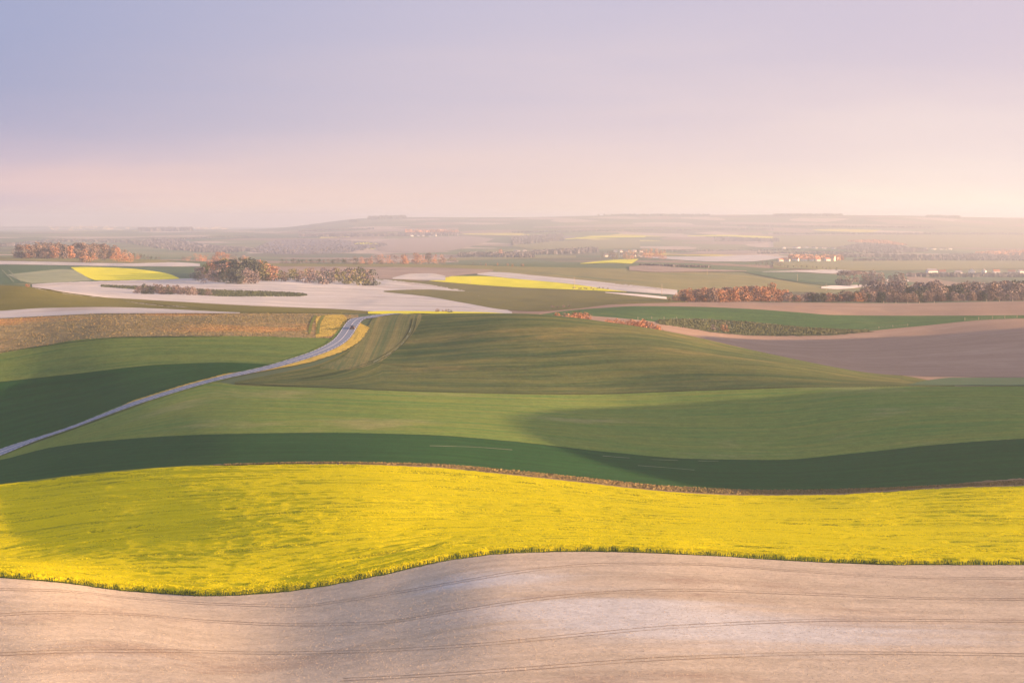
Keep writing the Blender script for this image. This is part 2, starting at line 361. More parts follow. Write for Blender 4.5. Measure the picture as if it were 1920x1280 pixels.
# base ground: patchwork of small fields with hedge-dark seams, seen beyond the nearer named fields
def ground_mat():
    m, n = new_mat('country_ground'); tc_ = n.n('ShaderNodeTexCoord'); ob = tc_.outputs['Object']
    wp = n.n('ShaderNodeVectorMath', operation='ADD'); nz = n.n('ShaderNodeTexNoise'); nz.inputs['Scale'].default_value = 0.0012; n.k(ob, nz.inputs['Vector'])
    sc = n.n('ShaderNodeVectorMath', operation='SCALE'); n.k(nz.outputs['Color'], sc.inputs[0]); sc.inputs['Scale'].default_value = 320
    n.k(ob, wp.inputs[0]); n.k(sc.outputs[0], wp.inputs[1])
    mp = n.mapping(wp.outputs[0], (0.0034, 0.0017, 0.0), rot=(0, 0, 0.15))
    v = n.n('ShaderNodeTexVoronoi'); v.voronoi_dimensions = '2D'; n.k(mp, v.inputs['Vector']); v.inputs['Scale'].default_value = 1; v.inputs['Randomness'].default_value = 0.9
    s_ = n.n('ShaderNodeSeparateXYZ'); n.k(v.outputs['Color'], s_.inputs[0])
    r = n.n('ShaderNodeValToRGB'); r.color_ramp.interpolation = 'CONSTANT'
    st = [(0, (0.10, 0.15, 0.08, 1)), (0.2, (0.17, 0.19, 0.10, 1)), (0.38, (0.08, 0.12, 0.07, 1)), (0.52, (0.26, 0.20, 0.16, 1)), (0.64, (0.13, 0.17, 0.08, 1)), (0.78, (0.42, 0.35, 0.29, 1)), (0.88, (0.11, 0.12, 0.08, 1)), (0.965, (0.55, 0.50, 0.10, 1))]
    while len(r.color_ramp.elements) < len(st): r.color_ramp.elements.new(0.5)
    for e_, (p, c) in zip(r.color_ramp.elements, st): e_.position = p; e_.color = c
    n.k(s_.outputs[0], r.inputs[0])
    g = n.noise(n.mapping(ob, (1, 0.4, 1)), 0.02, 5, 0.6); c = n.mix(n.math('MULTIPLY', n.smooth(g, 0.4, 0.75), 0.35), r.outputs[0], (0.10, 0.12, 0.07))
    finish(n, c, 0.95, None, 0.05); return m
M['ground'] = ground_mat()
M['asphalt'] = field_mat('asphalt', (0.185, 0.235, 0.320, 1), (0.215, 0.265, 0.355, 1), None, streak=(0.5, 0.05), grain=2, grain_amt=0.1, bump=0.1)
M['paint'] = plain('road_paint', (0.80, 0.80, 0.80, 1), 0.6, 0.2, 0.05)
M['track'] = plain('wheel_track_soil', (0.19, 0.145, 0.115, 1), 0.95, 0.05, 0.2, 1.5)
M['track_dark'] = plain('wheel_track_crop', (0.055, 0.07, 0.035, 1), 0.95, 0.05, 0.3, 1.0)
M['track_pale'] = plain('wheel_track_chalk', (0.24, 0.28, 0.19, 1), 0.95, 0.05, 0.3, 0.4)
M['rut_green'] = plain('rut_grass', (0.16, 0.19, 0.06, 1), 0.95, 0.05, 0.4, 0.5)
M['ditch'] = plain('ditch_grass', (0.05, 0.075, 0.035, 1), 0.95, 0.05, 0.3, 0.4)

# ------------------------------------------------------------------ ground sheet all round
phi = np.concatenate([np.arange(-180, -45, 5.0), np.degrees(np.arctan(np.arange(-3500, -1200, 60)/F)), np.degrees(np.arctan(np.arange(-1200, 1200.1, 8)/F)), np.degrees(np.arctan(np.arange(1260, 3500, 60)/F)), np.arange(45, 180.1, 5.0)])
phi = np.unique(np.round(phi, 5)); phr = np.radians(phi)
RG = np.concatenate([[0.5, 3, 8, 14], YG]); c0 = math.cos(R(48)); den = np.maximum(np.cos(phr), c0)
GX = np.outer(RG, np.sin(phr)/den); GY = np.outer(RG, np.cos(phr)/den)
def thin(Rr):                                # rows: fine where the view is close, keep every one in sight
    return Rr
GZ = H(GX, GY)-0.03
nr, nc = GX.shape; idx = np.arange(nr*nc).reshape(nr, nc)
Fq = np.stack([idx[:-1, :-1], idx[:-1, 1:], idx[1:, 1:], idx[1:, :-1]], -1).reshape(-1, 4)[:, ::-1]
me = mesh_np('ground', np.stack([GX, GY, GZ], -1).reshape(-1, 3), Fq, M['ground'])
tag(link('ground', me), 'rolling country ground under and beyond the fields, a patchwork of far meadows', 'ground', kind='structure')

# ------------------------------------------------------------------ the fields, each a draped sheet of its own
def grid_faces(Yr):
    r_, c_ = Yr.shape; idx = np.arange(r_*c_).reshape(r_, c_)
    q = np.stack([idx[:-1, :-1], idx[:-1, 1:], idx[1:, 1:], idx[1:, :-1]], -1).reshape(-1, 4)
    h0 = (Yr[1:, :-1]-Yr[:-1, :-1]); h1 = (Yr[1:, 1:]-Yr[:-1, 1:])
    return q[((h0 > 1e-4) | (h1 > 1e-4)).ravel()]
def sheet(name, mat, level, bot, top, x0, x1, label, ymax=22000, ymin=200, ytop=None, ybot=None, jag=0.0, step=6, cat='field', kind='structure'):
    px = np.unique(np.append(np.arange(x0, x1, step), x1)).astype(float)
    yb = hit(px, curve(bot, px), ymin, ymax) if ybot is None else np.full(len(px), float(ybot))
    yt = hit(px, curve(top, px), ymin, ymax) if ytop is None else np.full(len(px), float(ytop))
    if jag:
        jn = (vnoise(px/7, px*0+level, 21)-0.5)*2; yt = yt*(1+jag*jn); yb = yb*(1+jag*(vnoise(px/6, px*0+level+3, 22)-0.5)*2)
    yt = np.maximum(yt, yb)
    g = YG[(YG > yb.min()) & (YG < yt.max())]; g = np.concatenate([[yb.min()], g, [yt.max()]])
    Yr = np.clip(g[:, None], yb[None], yt[None]); Xr = Yr*((px-960)/F)[None]
    Z = H(Xr, Yr)+level*6e-5*Yr+0.01
    dep = float(np.mean(yt-yb)); v = (Yr-yb)/np.maximum(yt-yb, 1e-3)*dep
    uv = np.stack([Xr, v+level*37+x0*0.1], -1).reshape(-1, 2)
    Fc = grid_faces(Yr); used = np.unique(Fc); remap = np.full(Yr.size, -1); remap[used] = np.arange(len(used))
    V = np.stack([Xr, Yr, Z], -1).reshape(-1, 3)[used]
    me = mesh_np(name, V, remap[Fc], mat, uv=uv[used])
    if mat is M['chalk']:
        A = np.zeros(len(V)); X_, Y_ = V[:, 0], V[:, 1]
        for cx, cy, rx, ry, w_ in ((17, 302, 26, 17, 1.0), (-3, 330, 17, 12, .75), (38, 286, 32, 14, .55), (70, 292, 30, 12, .3), (-62, 276, 22, 9, .3), (60, 335, 26, 8, -.25), (5, 317, 40, 4.5, -.45)):
            A += w_*np.exp(-((X_-cx)/rx)**2-((Y_-cy)/ry)**2)
        at_ = me.attributes.new('chalk_outcrop', 'FLOAT', 'POINT'); at_.data.foreach_set('value', A.astype(np.float32))
    return tag(link(name, me), label, cat, kind=kind)
FRONT = [(-300, 1066), (0, 1083), (120, 1093), (240, 1108), (400, 1117), (480, 1114), (560, 1106), (640, 1093), (720, 1077), (850, 1049), (960, 1037), (1100, 1034), (1300, 1040), (1500, 1052), (1700, 1059), (1920, 1059), (2220, 1055)]
BACK = [(-300, 930), (0, 907), (200, 884), (400, 871), (600, 869), (800, 875), (960, 890), (1100, 905), (1250, 921), (1400, 928), (1550, 927), (1750, 915), (1920, 910), (2220, 905)]
STRIP = [(-300, 905), (0, 862), (100, 838), (200, 826), (400, 814), (600, 811), (800, 815), (960, 827), (1140, 847), (1300, 860), (1450, 862), (1600, 850), (1750, 834), (1920, 822), (2220, 812)]
LINE4 = [(-300, 900), (0, 850), (130, 808), (250, 764), (400, 716), (450, 722), (600, 727), (800, 735), (1080, 740), (1300, 733), (1500, 727), (1740, 724), (1920, 724), (2220, 724)]
ROADC = [(-160, 905), (0, 849), (60, 826), (130, 804), (190, 781), (250, 758), (310, 739), (370, 721), (430, 706), (500, 691), (560, 674), (610, 656), (640, 638), (652, 622), (662, 606), (674, 596), (694, 590)]
RL = [(p[0], p[1]) for p in ROADC]
LD_TOP = [(-300, 745), (0, 716), (150, 700), (300, 684), (420, 680), (500, 683), (530, 686)]
LG_TOP = [(-300, 690), (0, 662), (80, 648), (150, 637), (250, 631), (400, 630), (500, 631), (560, 633), (640, 634)]
RO_TOP = [(-300, 606), (0, 597), (100, 592), (200, 588), (400, 587.5), (560, 587.5), (672, 590)]
PALE_TOP = [(-300, 592), (0, 583), (80, 578), (200, 576), (300, 579), (400, 584), (450, 586)]
OL_TOP = [(-300, 505), (0, 528), (60, 534), (110, 546), (200, 558), (280, 568), (400, 581), (470, 585)]
GB_BOT = [(1010, 592), (1080, 592), (1200, 600), (1280, 612), (1340, 622), (1440, 629), (1520, 629), (1600, 623), (1720, 612), (1860, 599), (1920, 597), (2220, 592)]
GB_TOP = [(1010, 590), (1060, 583), (1120, 578), (1200, 574), (1300, 575), (1400, 579), (1500, 586), (1560, 590.5), (1700, 592), (1920, 591), (2220, 588)]
B2_TOP = [(1010, 587), (1080, 578), (1140, 571), (1200, 567), (1440, 566.5), (1680, 568), (1920, 564), (2220, 562)]
B2_TOPs = [(a, b+0.6) for a, b in B2_TOP]

sheet('bare_soil_field', M['chalk'], 1, None, FRONT, -300, 2220, 'bare chalky pink soil field across the whole foreground', ybot=60)
sheet('rapeseed_ground', M['rape_base'], 1, FRONT, BACK, -300, 2220, 'dark green ground under the flowering rapeseed crop')
sheet('field_edge', M['margin'], 2, [(a, b+1.5) for a, b in BACK], [(380, 871), (600, 867), (800, 870), (960, 882), (1100, 896), (1250, 911), (1450, 919), (1650, 915), (1920, 897), (2220, 885)], 400, 2220, 'rough dry margin behind the yellow crop', jag=0.002)
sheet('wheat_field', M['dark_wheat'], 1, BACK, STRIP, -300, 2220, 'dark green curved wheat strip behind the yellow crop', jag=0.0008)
sheet('grass_field', M['mid_green'], 1, STRIP, LINE4, -300, 2220, 'wide mid green grass field right of the road')
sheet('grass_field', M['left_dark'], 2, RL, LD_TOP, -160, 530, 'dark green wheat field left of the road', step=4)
sheet('grass_field', M['left_green'], 1, LD_TOP+[(560, 680), (610, 660), (645, 640)], LG_TOP, -300, 645, 'lighter green grass field above the dark one left of the road')
sheet('rough_grassland', M['rough'], 1, LG_TOP+[(672, 600)], RO_TOP, -300, 672, 'rough russet grassland left of the road crest', jag=0.001)
sheet('bare_soil_strip', M['pale'], 2, RO_TOP, PALE_TOP, -300, 450, 'thin pale soil strip behind the russet grassland at far left', ymin=700)
sheet('hill_field', M['olive'], 1, PALE_TOP, OL_TOP, -300, 470, 'olive green hillside at the left edge', ymin=760, ymax=1230)
sheet('meadow_strip', M['olive'], 2, [(180, 560), (280, 569), (400, 581), (450, 586), (560, 587), (700, 588)], [(180, 557), (320, 565), (480, 574), (640, 580), (700, 584)], 180, 700, 'yellow green strip below the pale field', ymin=760, ymax=1300)
sheet('hill_field', M['hill'], 1, [(440, 722), (600, 727), (800, 735), (1080, 740), (1300, 733), (1500, 727), (1790, 724.5)], [(440, 716), (520, 700), (600, 682), (660, 650), (690, 612), (705, 592), (720, 588), (960, 586), (1040, 588), (1200, 608), (1300, 627), (1440, 659), (1600, 690), (1700, 705), (1790, 723)], 440, 1790, 'broad green and gold wheat hill right of the road', ymax=875)
sheet('hill_field', M['hill_strip'], 2, [(600, 690), (640, 694), (700, 684), (745, 655), (775, 625), (790, 600)], [(600, 688), (640, 672), (672, 640), (690, 612), (702, 594), (715, 589), (790, 588)], 600, 790, 'striped uneven strip of wheat between the road verge and the tramline on the hill', ymax=860, step=4)
sheet('field_edge', M['rough'], 2, [(1040, 590), (1200, 611), (1300, 628.5), (1440, 660), (1600, 690.5), (1700, 705.5)], [(1040, 588), (1200, 608), (1300, 626), (1440, 658), (1600, 689), (1700, 705)], 1040, 1700, 'thin rosy edge painted as low sunlight along the crest of the wheat hill', ymax=885)  # low sun catching the crest, painted as a warm strip
sheet('bare_soil_field', M['brown'], 1, None, GB_BOT, 1010, 2220, 'brown ploughed field on the right behind the wheat hill', ybot=900, ymax=1300, ymin=900)
sheet('wedge_field', M['teal'], 2, [(1690, 722), (1920, 723.5), (2220, 724)], [(1700, 722), (1740, 713), (1790, 708), (1850, 708), (1920, 708), (2220, 706)], 1700, 2220, 'narrow dark green wedge at the right edge below the brown field', ymax=880)
sheet('pasture', M['band'], 1, GB_BOT, GB_TOP, 1010, 2220, 'long green pasture band between two brown fields on the right', ymin=1000, ymax=1330)
sheet('scrub_bank', M['bank'], 3, [(1230, 606), (1300, 617), (1340, 624), (1440, 630), (1540, 629.5), (1640, 622)], [(1230, 600), (1300, 597.5), (1350, 600), (1400, 603), (1500, 613), (1580, 620), (1640, 621.5)], 1230, 1640, 'dark scrubby bank along the lower edge of the pasture', ymin=1000, ymax=1330, jag=0.002)
sheet('bare_soil_field', M['brown'], 1, GB_TOP, B2_TOPs, 1010, 2220, 'rosy brown ploughed field on the crest above the green pasture', ymin=1100, ymax=1430)
# middle distance
sheet('bare_soil_field', M['pale'], 1, [(60, 540), (110, 549), (200, 560), (280, 571), (400, 582), (690, 588), (960, 590)], [(60, 533), (110, 529.5), (240, 525.5), (330, 522.5), (480, 521), (600, 521), (700, 523), (760, 528), (800, 533), (870, 545), (960, 585)], 60, 960, 'large pale chalk field shaped like a lens in the middle distance', ymin=1050, ymax=2300)
sheet('rapeseed_strip', M['yellow'], 3, [(690, 588.5), (760, 589.5), (950, 589.5)], [(690, 585), (720, 583.5), (900, 585.5), (950, 588)], 690, 950, 'thin bright yellow rapeseed strip just beyond the hill crest', ymin=1000, ymax=1420)
sheet('meadow', M['olive'], 2, [(720, 547.5), (800, 556), (870, 568), (950, 581), (1000, 583.5), (1080, 579), (1150, 571), (1290, 567)], [(720, 545.5), (760, 543.5), (800, 543), (870, 546), (960, 545.5), (1080, 548), (1200, 558), (1290, 565)], 720, 1290, 'olive meadow with a pointed left tip cutting into the pale field', ymin=1150, ymax=2100)
sheet('meadow_strip', M['olive'], 1, [(690, 523), (800, 533), (870, 545), (960, 546), (1080, 549), (1200, 559), (1290, 566)], [(690, 520), (760, 524), (830, 529), (960, 539), (1080, 544), (1200, 552), (1290, 562)], 690, 1290, 'thin olive strip between the pale field and the far yellow field', ymin=1300, ymax=2600)
sheet('rapeseed_field', M['yellow'], 2, [(805, 527), (960, 538.5), (1080, 543.5), (1150, 546.5), (1175, 547.5)], [(805, 526.5), (830, 521), (850, 518), (900, 518), (960, 522.5), (1080, 534), (1150, 544), (1175, 547)], 805, 1175, 'far yellow rapeseed wedge in the middle of the view', ymin=1300, ymax=3000)
sheet('bare_soil_strip', M['pale'], 1, [(895, 515), (960, 522), (1080, 533.5), (1150, 544), (1270, 553)], [(895, 513), (925, 510), (1000, 516), (1100, 526), (1200, 536), (1270, 544)], 895, 1270, 'pale mauve soil strip above the far yellow wedge', ymin=1300, ymax=3200)
sheet('chalk_strip', M['far_white'], 2, [(1135, 549), (1200, 556), (1250, 561)], [(1135, 548), (1200, 552), (1250, 557)], 1135, 1250, 'narrow white chalk strip right of the yellow wedge', ymin=1300, ymax=3200)
sheet('bare_soil_field', M['far_brown'], 2, [(430, 522), (600, 521), (700, 523), (740, 524), (805, 527), (850, 518), (905, 512), (925, 509)], [(430, 498), (560, 499), (700, 501), (800, 501), (925, 506)], 430, 925, 'dusky brown soil field under the dark hedge of the middle distance', ymin=1300, ymax=3000)
sheet('bare_soil_field', M['pale'], 3, [(736, 523.5), (805, 526)], [(736, 521), (770, 514), (805, 513), (840, 519)], 736, 835, 'small pale mauve patch left of the far yellow wedge', ymin=1300, ymax=3000)
sheet('meadow_strip', M['far_olive'], 3, [(430, 499), (600, 500), (800, 502), (925, 506)], [(430, 493), (600, 495), (800, 496), (925, 499)], 430, 925, 'thin pale green strip in front of the dark hedge', ymin=1500, ymax=3000)
sheet('meadow', M['far_olive'], 1, [(925, 508.5), (1100, 526), (1270, 544), (1400, 546), (1550, 548)], [(925, 499), (1100, 502), (1250, 507), (1370, 514), (1460, 525), (1550, 543)], 925, 1550, 'smooth olive meadow slope above the mauve strip', ymin=1500, ymax=3100)
sheet('pasture', M['teal'], 1, [(-300, 540), (60, 531), (240, 526), (340, 522.5), (480, 521.5)], [(-300, 497), (0, 496.5), (240, 500), (380, 501), (480, 503)], -300, 480, 'bluish green field round the far yellow field on the left', ymin=1250, ymax=2600)
sheet('rapeseed_field', M['yellow'], 2, [(133, 502), (150, 513), (182, 525.5), (300, 524.5), (337, 523)], [(133, 501.5), (160, 501), (230, 503), (290, 509), (320, 515), (337, 522.5)], 133, 337, 'small slanted yellow rapeseed field on the left', ymin=1250, ymax=2600, step=3)
sheet('crop_field', M['grey_green'], 2, [(15, 516), (40, 527), (62, 531.5), (172, 526)], [(15, 515), (60, 510), (120, 505), (135, 506), (172, 525.5)], 15, 172, 'grey green field with pale scuffs left of the slanted yellow field', ymin=1250, ymax=2600, step=3)
sheet('bare_soil_strip', M['pale'], 2, [(-300, 495), (0, 496), (240, 499.5), (380, 500)], [(-300, 489), (0, 489.5), (110, 491.5), (240, 494), (330, 492), (380, 495)], -300, 375, 'thin mauve soil strip below the far left wood', ymin=1600, ymax=2700)
sheet('meadow', M['far_olive'], 2, [(-300, 488), (0, 489), (110, 491), (240, 493.5), (330, 492.5)], [(-300, 470), (0, 471), (120, 474), (240, 481), (330, 491)], -300, 330, 'grey green meadow in front of the far left wood', ymin=1800, ymax=2900)
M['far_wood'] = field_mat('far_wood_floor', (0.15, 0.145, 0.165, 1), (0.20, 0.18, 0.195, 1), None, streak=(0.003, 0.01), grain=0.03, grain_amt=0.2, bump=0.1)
FAR = [  #
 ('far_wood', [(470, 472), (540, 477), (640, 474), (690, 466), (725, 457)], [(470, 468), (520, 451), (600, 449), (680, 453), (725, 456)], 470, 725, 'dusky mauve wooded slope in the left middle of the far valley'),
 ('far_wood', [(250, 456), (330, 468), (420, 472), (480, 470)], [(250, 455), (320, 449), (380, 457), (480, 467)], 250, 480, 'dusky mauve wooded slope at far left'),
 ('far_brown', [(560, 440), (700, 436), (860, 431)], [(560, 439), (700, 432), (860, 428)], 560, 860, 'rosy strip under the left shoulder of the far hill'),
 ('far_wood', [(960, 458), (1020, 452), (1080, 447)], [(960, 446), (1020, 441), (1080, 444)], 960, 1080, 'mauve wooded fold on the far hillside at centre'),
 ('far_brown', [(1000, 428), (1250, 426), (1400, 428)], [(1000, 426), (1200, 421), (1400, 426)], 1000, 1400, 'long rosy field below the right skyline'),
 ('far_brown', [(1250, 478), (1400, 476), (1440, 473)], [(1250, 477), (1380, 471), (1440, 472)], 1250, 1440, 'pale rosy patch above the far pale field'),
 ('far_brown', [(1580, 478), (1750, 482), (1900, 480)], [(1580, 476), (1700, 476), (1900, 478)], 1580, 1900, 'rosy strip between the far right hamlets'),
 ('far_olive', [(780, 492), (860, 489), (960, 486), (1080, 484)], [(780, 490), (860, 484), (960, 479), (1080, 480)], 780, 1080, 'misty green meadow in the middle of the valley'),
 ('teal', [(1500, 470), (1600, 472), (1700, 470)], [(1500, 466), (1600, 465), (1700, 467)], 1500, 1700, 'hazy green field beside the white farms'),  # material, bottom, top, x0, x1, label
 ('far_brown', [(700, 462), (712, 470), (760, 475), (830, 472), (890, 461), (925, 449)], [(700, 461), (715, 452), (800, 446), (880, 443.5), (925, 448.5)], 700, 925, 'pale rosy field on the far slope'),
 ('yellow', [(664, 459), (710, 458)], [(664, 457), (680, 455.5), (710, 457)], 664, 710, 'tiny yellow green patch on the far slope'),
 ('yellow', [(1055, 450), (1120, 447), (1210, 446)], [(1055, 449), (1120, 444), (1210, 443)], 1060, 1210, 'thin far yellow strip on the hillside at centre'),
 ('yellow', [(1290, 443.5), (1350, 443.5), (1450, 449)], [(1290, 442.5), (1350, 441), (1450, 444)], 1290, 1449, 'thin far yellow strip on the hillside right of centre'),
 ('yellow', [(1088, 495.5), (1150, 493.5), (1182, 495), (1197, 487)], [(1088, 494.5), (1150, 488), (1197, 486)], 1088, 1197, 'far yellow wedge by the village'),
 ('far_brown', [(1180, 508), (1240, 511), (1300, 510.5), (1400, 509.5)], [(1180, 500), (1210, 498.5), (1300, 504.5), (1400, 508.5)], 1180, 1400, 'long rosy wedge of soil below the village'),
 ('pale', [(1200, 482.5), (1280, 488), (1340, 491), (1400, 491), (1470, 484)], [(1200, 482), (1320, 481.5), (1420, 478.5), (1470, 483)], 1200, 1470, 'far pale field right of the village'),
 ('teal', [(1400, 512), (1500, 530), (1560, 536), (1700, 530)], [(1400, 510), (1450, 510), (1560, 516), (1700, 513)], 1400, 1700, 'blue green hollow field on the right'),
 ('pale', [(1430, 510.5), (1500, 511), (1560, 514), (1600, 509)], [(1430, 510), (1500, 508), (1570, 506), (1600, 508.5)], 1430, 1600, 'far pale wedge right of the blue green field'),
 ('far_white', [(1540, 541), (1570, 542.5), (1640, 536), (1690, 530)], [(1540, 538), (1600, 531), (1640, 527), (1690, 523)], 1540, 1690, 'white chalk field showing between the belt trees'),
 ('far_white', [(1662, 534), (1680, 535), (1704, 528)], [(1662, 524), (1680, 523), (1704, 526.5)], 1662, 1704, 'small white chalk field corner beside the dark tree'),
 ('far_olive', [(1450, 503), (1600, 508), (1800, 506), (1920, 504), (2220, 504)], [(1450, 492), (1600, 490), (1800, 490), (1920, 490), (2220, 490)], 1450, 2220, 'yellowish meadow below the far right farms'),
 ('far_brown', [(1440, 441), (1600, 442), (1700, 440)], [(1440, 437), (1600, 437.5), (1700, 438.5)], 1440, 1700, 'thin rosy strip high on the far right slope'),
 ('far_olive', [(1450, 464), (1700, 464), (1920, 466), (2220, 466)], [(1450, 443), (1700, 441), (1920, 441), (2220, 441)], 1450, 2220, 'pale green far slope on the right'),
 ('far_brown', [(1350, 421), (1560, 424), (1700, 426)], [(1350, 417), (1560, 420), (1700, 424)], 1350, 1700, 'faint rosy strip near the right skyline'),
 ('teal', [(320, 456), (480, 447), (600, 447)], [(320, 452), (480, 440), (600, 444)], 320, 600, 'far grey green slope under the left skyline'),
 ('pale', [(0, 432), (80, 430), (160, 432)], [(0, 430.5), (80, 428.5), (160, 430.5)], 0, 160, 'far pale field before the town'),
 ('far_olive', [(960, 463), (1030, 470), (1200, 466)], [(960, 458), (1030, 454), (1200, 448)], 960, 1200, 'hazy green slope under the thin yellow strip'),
]
for i, (mk, bo, to, x0, x1, lb) in enumerate(FAR):
    sheet('meadow' if 'olive' in mk or mk == 'teal' else ('rapeseed_field' if mk == 'yellow' else 'bare_soil_field'), M[mk], 3+i % 3, bo, to, x0, x1, lb, ymin=2000, step=5)

# ------------------------------------------------------------------ ribbons: road, markings, wheel tracks
def polyline_world(pts, step=2.0, ymin=200, ymax=22000, spx=5):
    p = sorted(pts) if pts[0][0] < pts[-1][0] else pts
    # parametrise by chord so that curves may be steep
    P = np.array(pts, float); d = np.concatenate([[0], np.cumsum(np.hypot(*np.diff(P, axis=0).T))])
    tt = np.arange(0, d[-1], spx); tt = np.append(tt, d[-1]); Q = pchip(d, P, tt)
    Y = hit(Q[:, 0], Q[:, 1], ymin, ymax); X = Y*(Q[:, 0]-960)/F
    for _ in range(3):
        X[1:-1] = (X[:-2]+2*X[1:-1]+X[2:])/4; Y[1:-1] = (Y[:-2]+2*Y[1:-1]+Y[2:])/4
    s_ = np.concatenate([[0], np.cumsum(np.hypot(np.diff(X), np.diff(Y)))]); q = np.arange(0, s_[-1], step)
    return np.stack([np.interp(q, s_, X), np.interp(q, s_, Y)], -1)
def offset_line(L, off):
    T = np.gradient(L, axis=0); T /= np.linalg.norm(T, axis=1)[:, None]+1e-9; N = np.stack([T[:, 1], -T[:, 0]], -1)
    return L+N*(off[:, None] if isinstance(off, np.ndarray) else off)
def ribbon_mesh(name, L, o0, o1, mat, level, ncross=2, lift=0.0, dash=None, flat=False):
    cs = [offset_line(L, o0+(o1-o0)*k/(ncross-1) if not isinstance(o0, np.ndarray) else o0+(o1-o0)*k/(ncross-1)) for k in range(ncross)]
    A = np.stack(cs, 1); X, Y = A[..., 0], A[..., 1]
    Z = H(X, Y)+level*6e-5*Y+0.01+lift
    n_, c_ = X.shape; s_ = np.concatenate([[0], np.cumsum(np.hypot(*np.diff(L, axis=0).T))])
    idx = np.arange(n_*c_).reshape(n_, c_); q = np.stack([idx[:-1, :-1], idx[:-1, 1:], idx[1:, 1:], idx[1:, :-1]], -1)
    if dash: keep = ((s_[:-1] % (dash[0]+dash[1])) < dash[0]); q = q[keep]
    q = q.reshape(-1, 4)[:, ::-1]
    uv = np.stack([np.repeat(s_[:, None], c_, 1), np.tile(np.linspace(0, 8, c_), (n_, 1))], -1).reshape(-1, 2)
    return mesh_np(name, np.stack([X, Y, Z], -1).reshape(-1, 3), q, mat, uv=uv)
road = polyline_world(ROADC, 0.5, 400, 835)
# smooth the road strongly in plan so that its bends are those of a laid road
for _ in range(120): road[1:-1] = (road[:-2]+2*road[1:-1]+road[2:])/4
ext = road[-1]+np.outer(np.arange(1, 90)*0.6, (road[-1]-road[-30])/np.linalg.norm(road[-1]-road[-30])); road = np.vstack([road, ext])
RW = 3.15
ro = tag(link('road', ribbon_mesh('road', road, -RW, RW, M['asphalt'], 6, 7, 0.04)), 'grey blue country road curving up over the crest', 'road', kind='structure')
for nm, a, b, dsh, lb in (('road_marking', -RW+0.25, -RW+0.50, (2.4, 1.8), None), ('road_marking', RW-0.50, RW-0.25, (2.4, 1.8), None), ('road_marking', -0.10, 0.10, None, None)):
    link(nm, ribbon_mesh(nm, road, a, b, M['paint'], 7, 2, 0.06, dsh), ro)
ng = len(road)
# verges
def verge(i0, i1, o0, o1, mat, label, level=5):
    L = road[i0:i1]; k = np.linspace(0, 1, len(L)); tap = sstep(k, 0, 0.25)*(1-sstep(k, 0.88, 1))
    n_ = (vnoise(k*60, k*0, 5)-0.5)*0.8
    me = ribbon_mesh('verge', L, np.full(len(L), o0), o0+(o1-o0)*tap+n_*np.sign(o1-o0)*tap, mat, level, 4, 0.03)
    return tag(link('verge', me), label, 'verge', kind='structure')
def ridx(px):
    p = 960+F*road[:, 0]/road[:, 1]; return int(np.argmin(np.abs(p-px)+(road[:, 1] > 825)*1e3))
verge(ridx(455), ridx(664), RW, RW+5.2, M['gold'], 'golden dry grass verge on the right side of the road bend')
verge(ridx(230), ridx(470), -RW, -RW-2.6, M['gold'], 'yellowish grass verge on the left side of the road', 5)
verge(ridx(0), ridx(665), -RW, -RW-1.2, M['mid_green'], 'narrow green verge on the left of the road', 4)
verge(ridx(0), ridx(460), RW, RW+1.2, M['mid_green'], 'narrow green verge on the right of the lower road', 4)
def track(pts, width, gap, mat, label, level=4, step=2.0, wig=0.0, ymax=22000, ymin=200, dash=None):
    L = polyline_world(pts, step, ymin, ymax)
    root = empty('wheel_track'); tag(root, label, 'wheel track', kind='structure')
    for s_ in ((-1, 1) if gap else (0,)):
        o = s_*gap/2; wv = width*(0.6+0.8*vnoise(np.arange(len(L))/6.0, np.zeros(len(L))+s_+3, 8))
        link('rut', ribbon_mesh('rut', L, o-wv/2, o+wv/2, mat, level, 2, 0.0, dash), root)
TA = [(-40, 1104), (100, 1107), (250, 1121), (400, 1132), (560, 1136), (640, 1127), (760, 1108), (860, 1091), (960, 1074), (1050, 1063), (1150, 1057), (1280, 1057), (1500, 1071), (1700, 1082), (1960, 1085)]
TB = [(-40, 1155), (100, 1148), (250, 1152), (400, 1165), (560, 1171), (700, 1168), (860, 1145), (1000, 1124), (1150, 1110), (1280, 1106), (1500, 1113), (1760, 1122), (1960, 1124)]
TC = [(-40, 1228), (140, 1221), (300, 1220), (500, 1224), (640, 1222), (900, 1208), (1100, 1189), (1280, 1174), (1600, 1162), (1960, 1165)]
TD = [(640, 1274), (800, 1266), (960, 1255), (1280, 1233), (1600, 1224), (1960, 1228)]
for pts, lb in ((TA, 'wheel ruts close to the yellow crop edge in the bare soil'), (TB, 'second pair of wheel ruts from the crop in the bare soil'), (TC, 'wheel ruts across the lower bare soil'), (TD, 'wheel ruts nearest the viewer in the bare soil')):
    track(pts, 0.2, 1.9, M['track'], lb, 3, 1.5)
track([(560, 712), (640, 697), (700, 678), (740, 655), (765, 630), (775, 608), (777, 594)], 0.45, 1.9, M['track_dark'], 'dark tramline bending up the wheat hill', 3, ymax=828)
track([(700, 680), (742, 656), (764, 632), (772, 612)], 0.35, 0, M['track_pale'], 'pale chalky tramline on the wheat hill', 4, ymax=828, dash=(9, 5))
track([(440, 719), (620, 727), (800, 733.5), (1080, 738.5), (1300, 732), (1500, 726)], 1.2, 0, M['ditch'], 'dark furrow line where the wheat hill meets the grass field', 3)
track([(640, 668), (735, 684), (860, 692), (1000, 694)], 0.4, 0, M['track_dark'], 'faint dark line across the wheat hill', 3, ymax=828)
track([(806, 836), (880, 838), (965, 844)], 0.5, 0, M['track_pale'], 'pale scuffed tramline in the dark wheat strip at centre', 4)
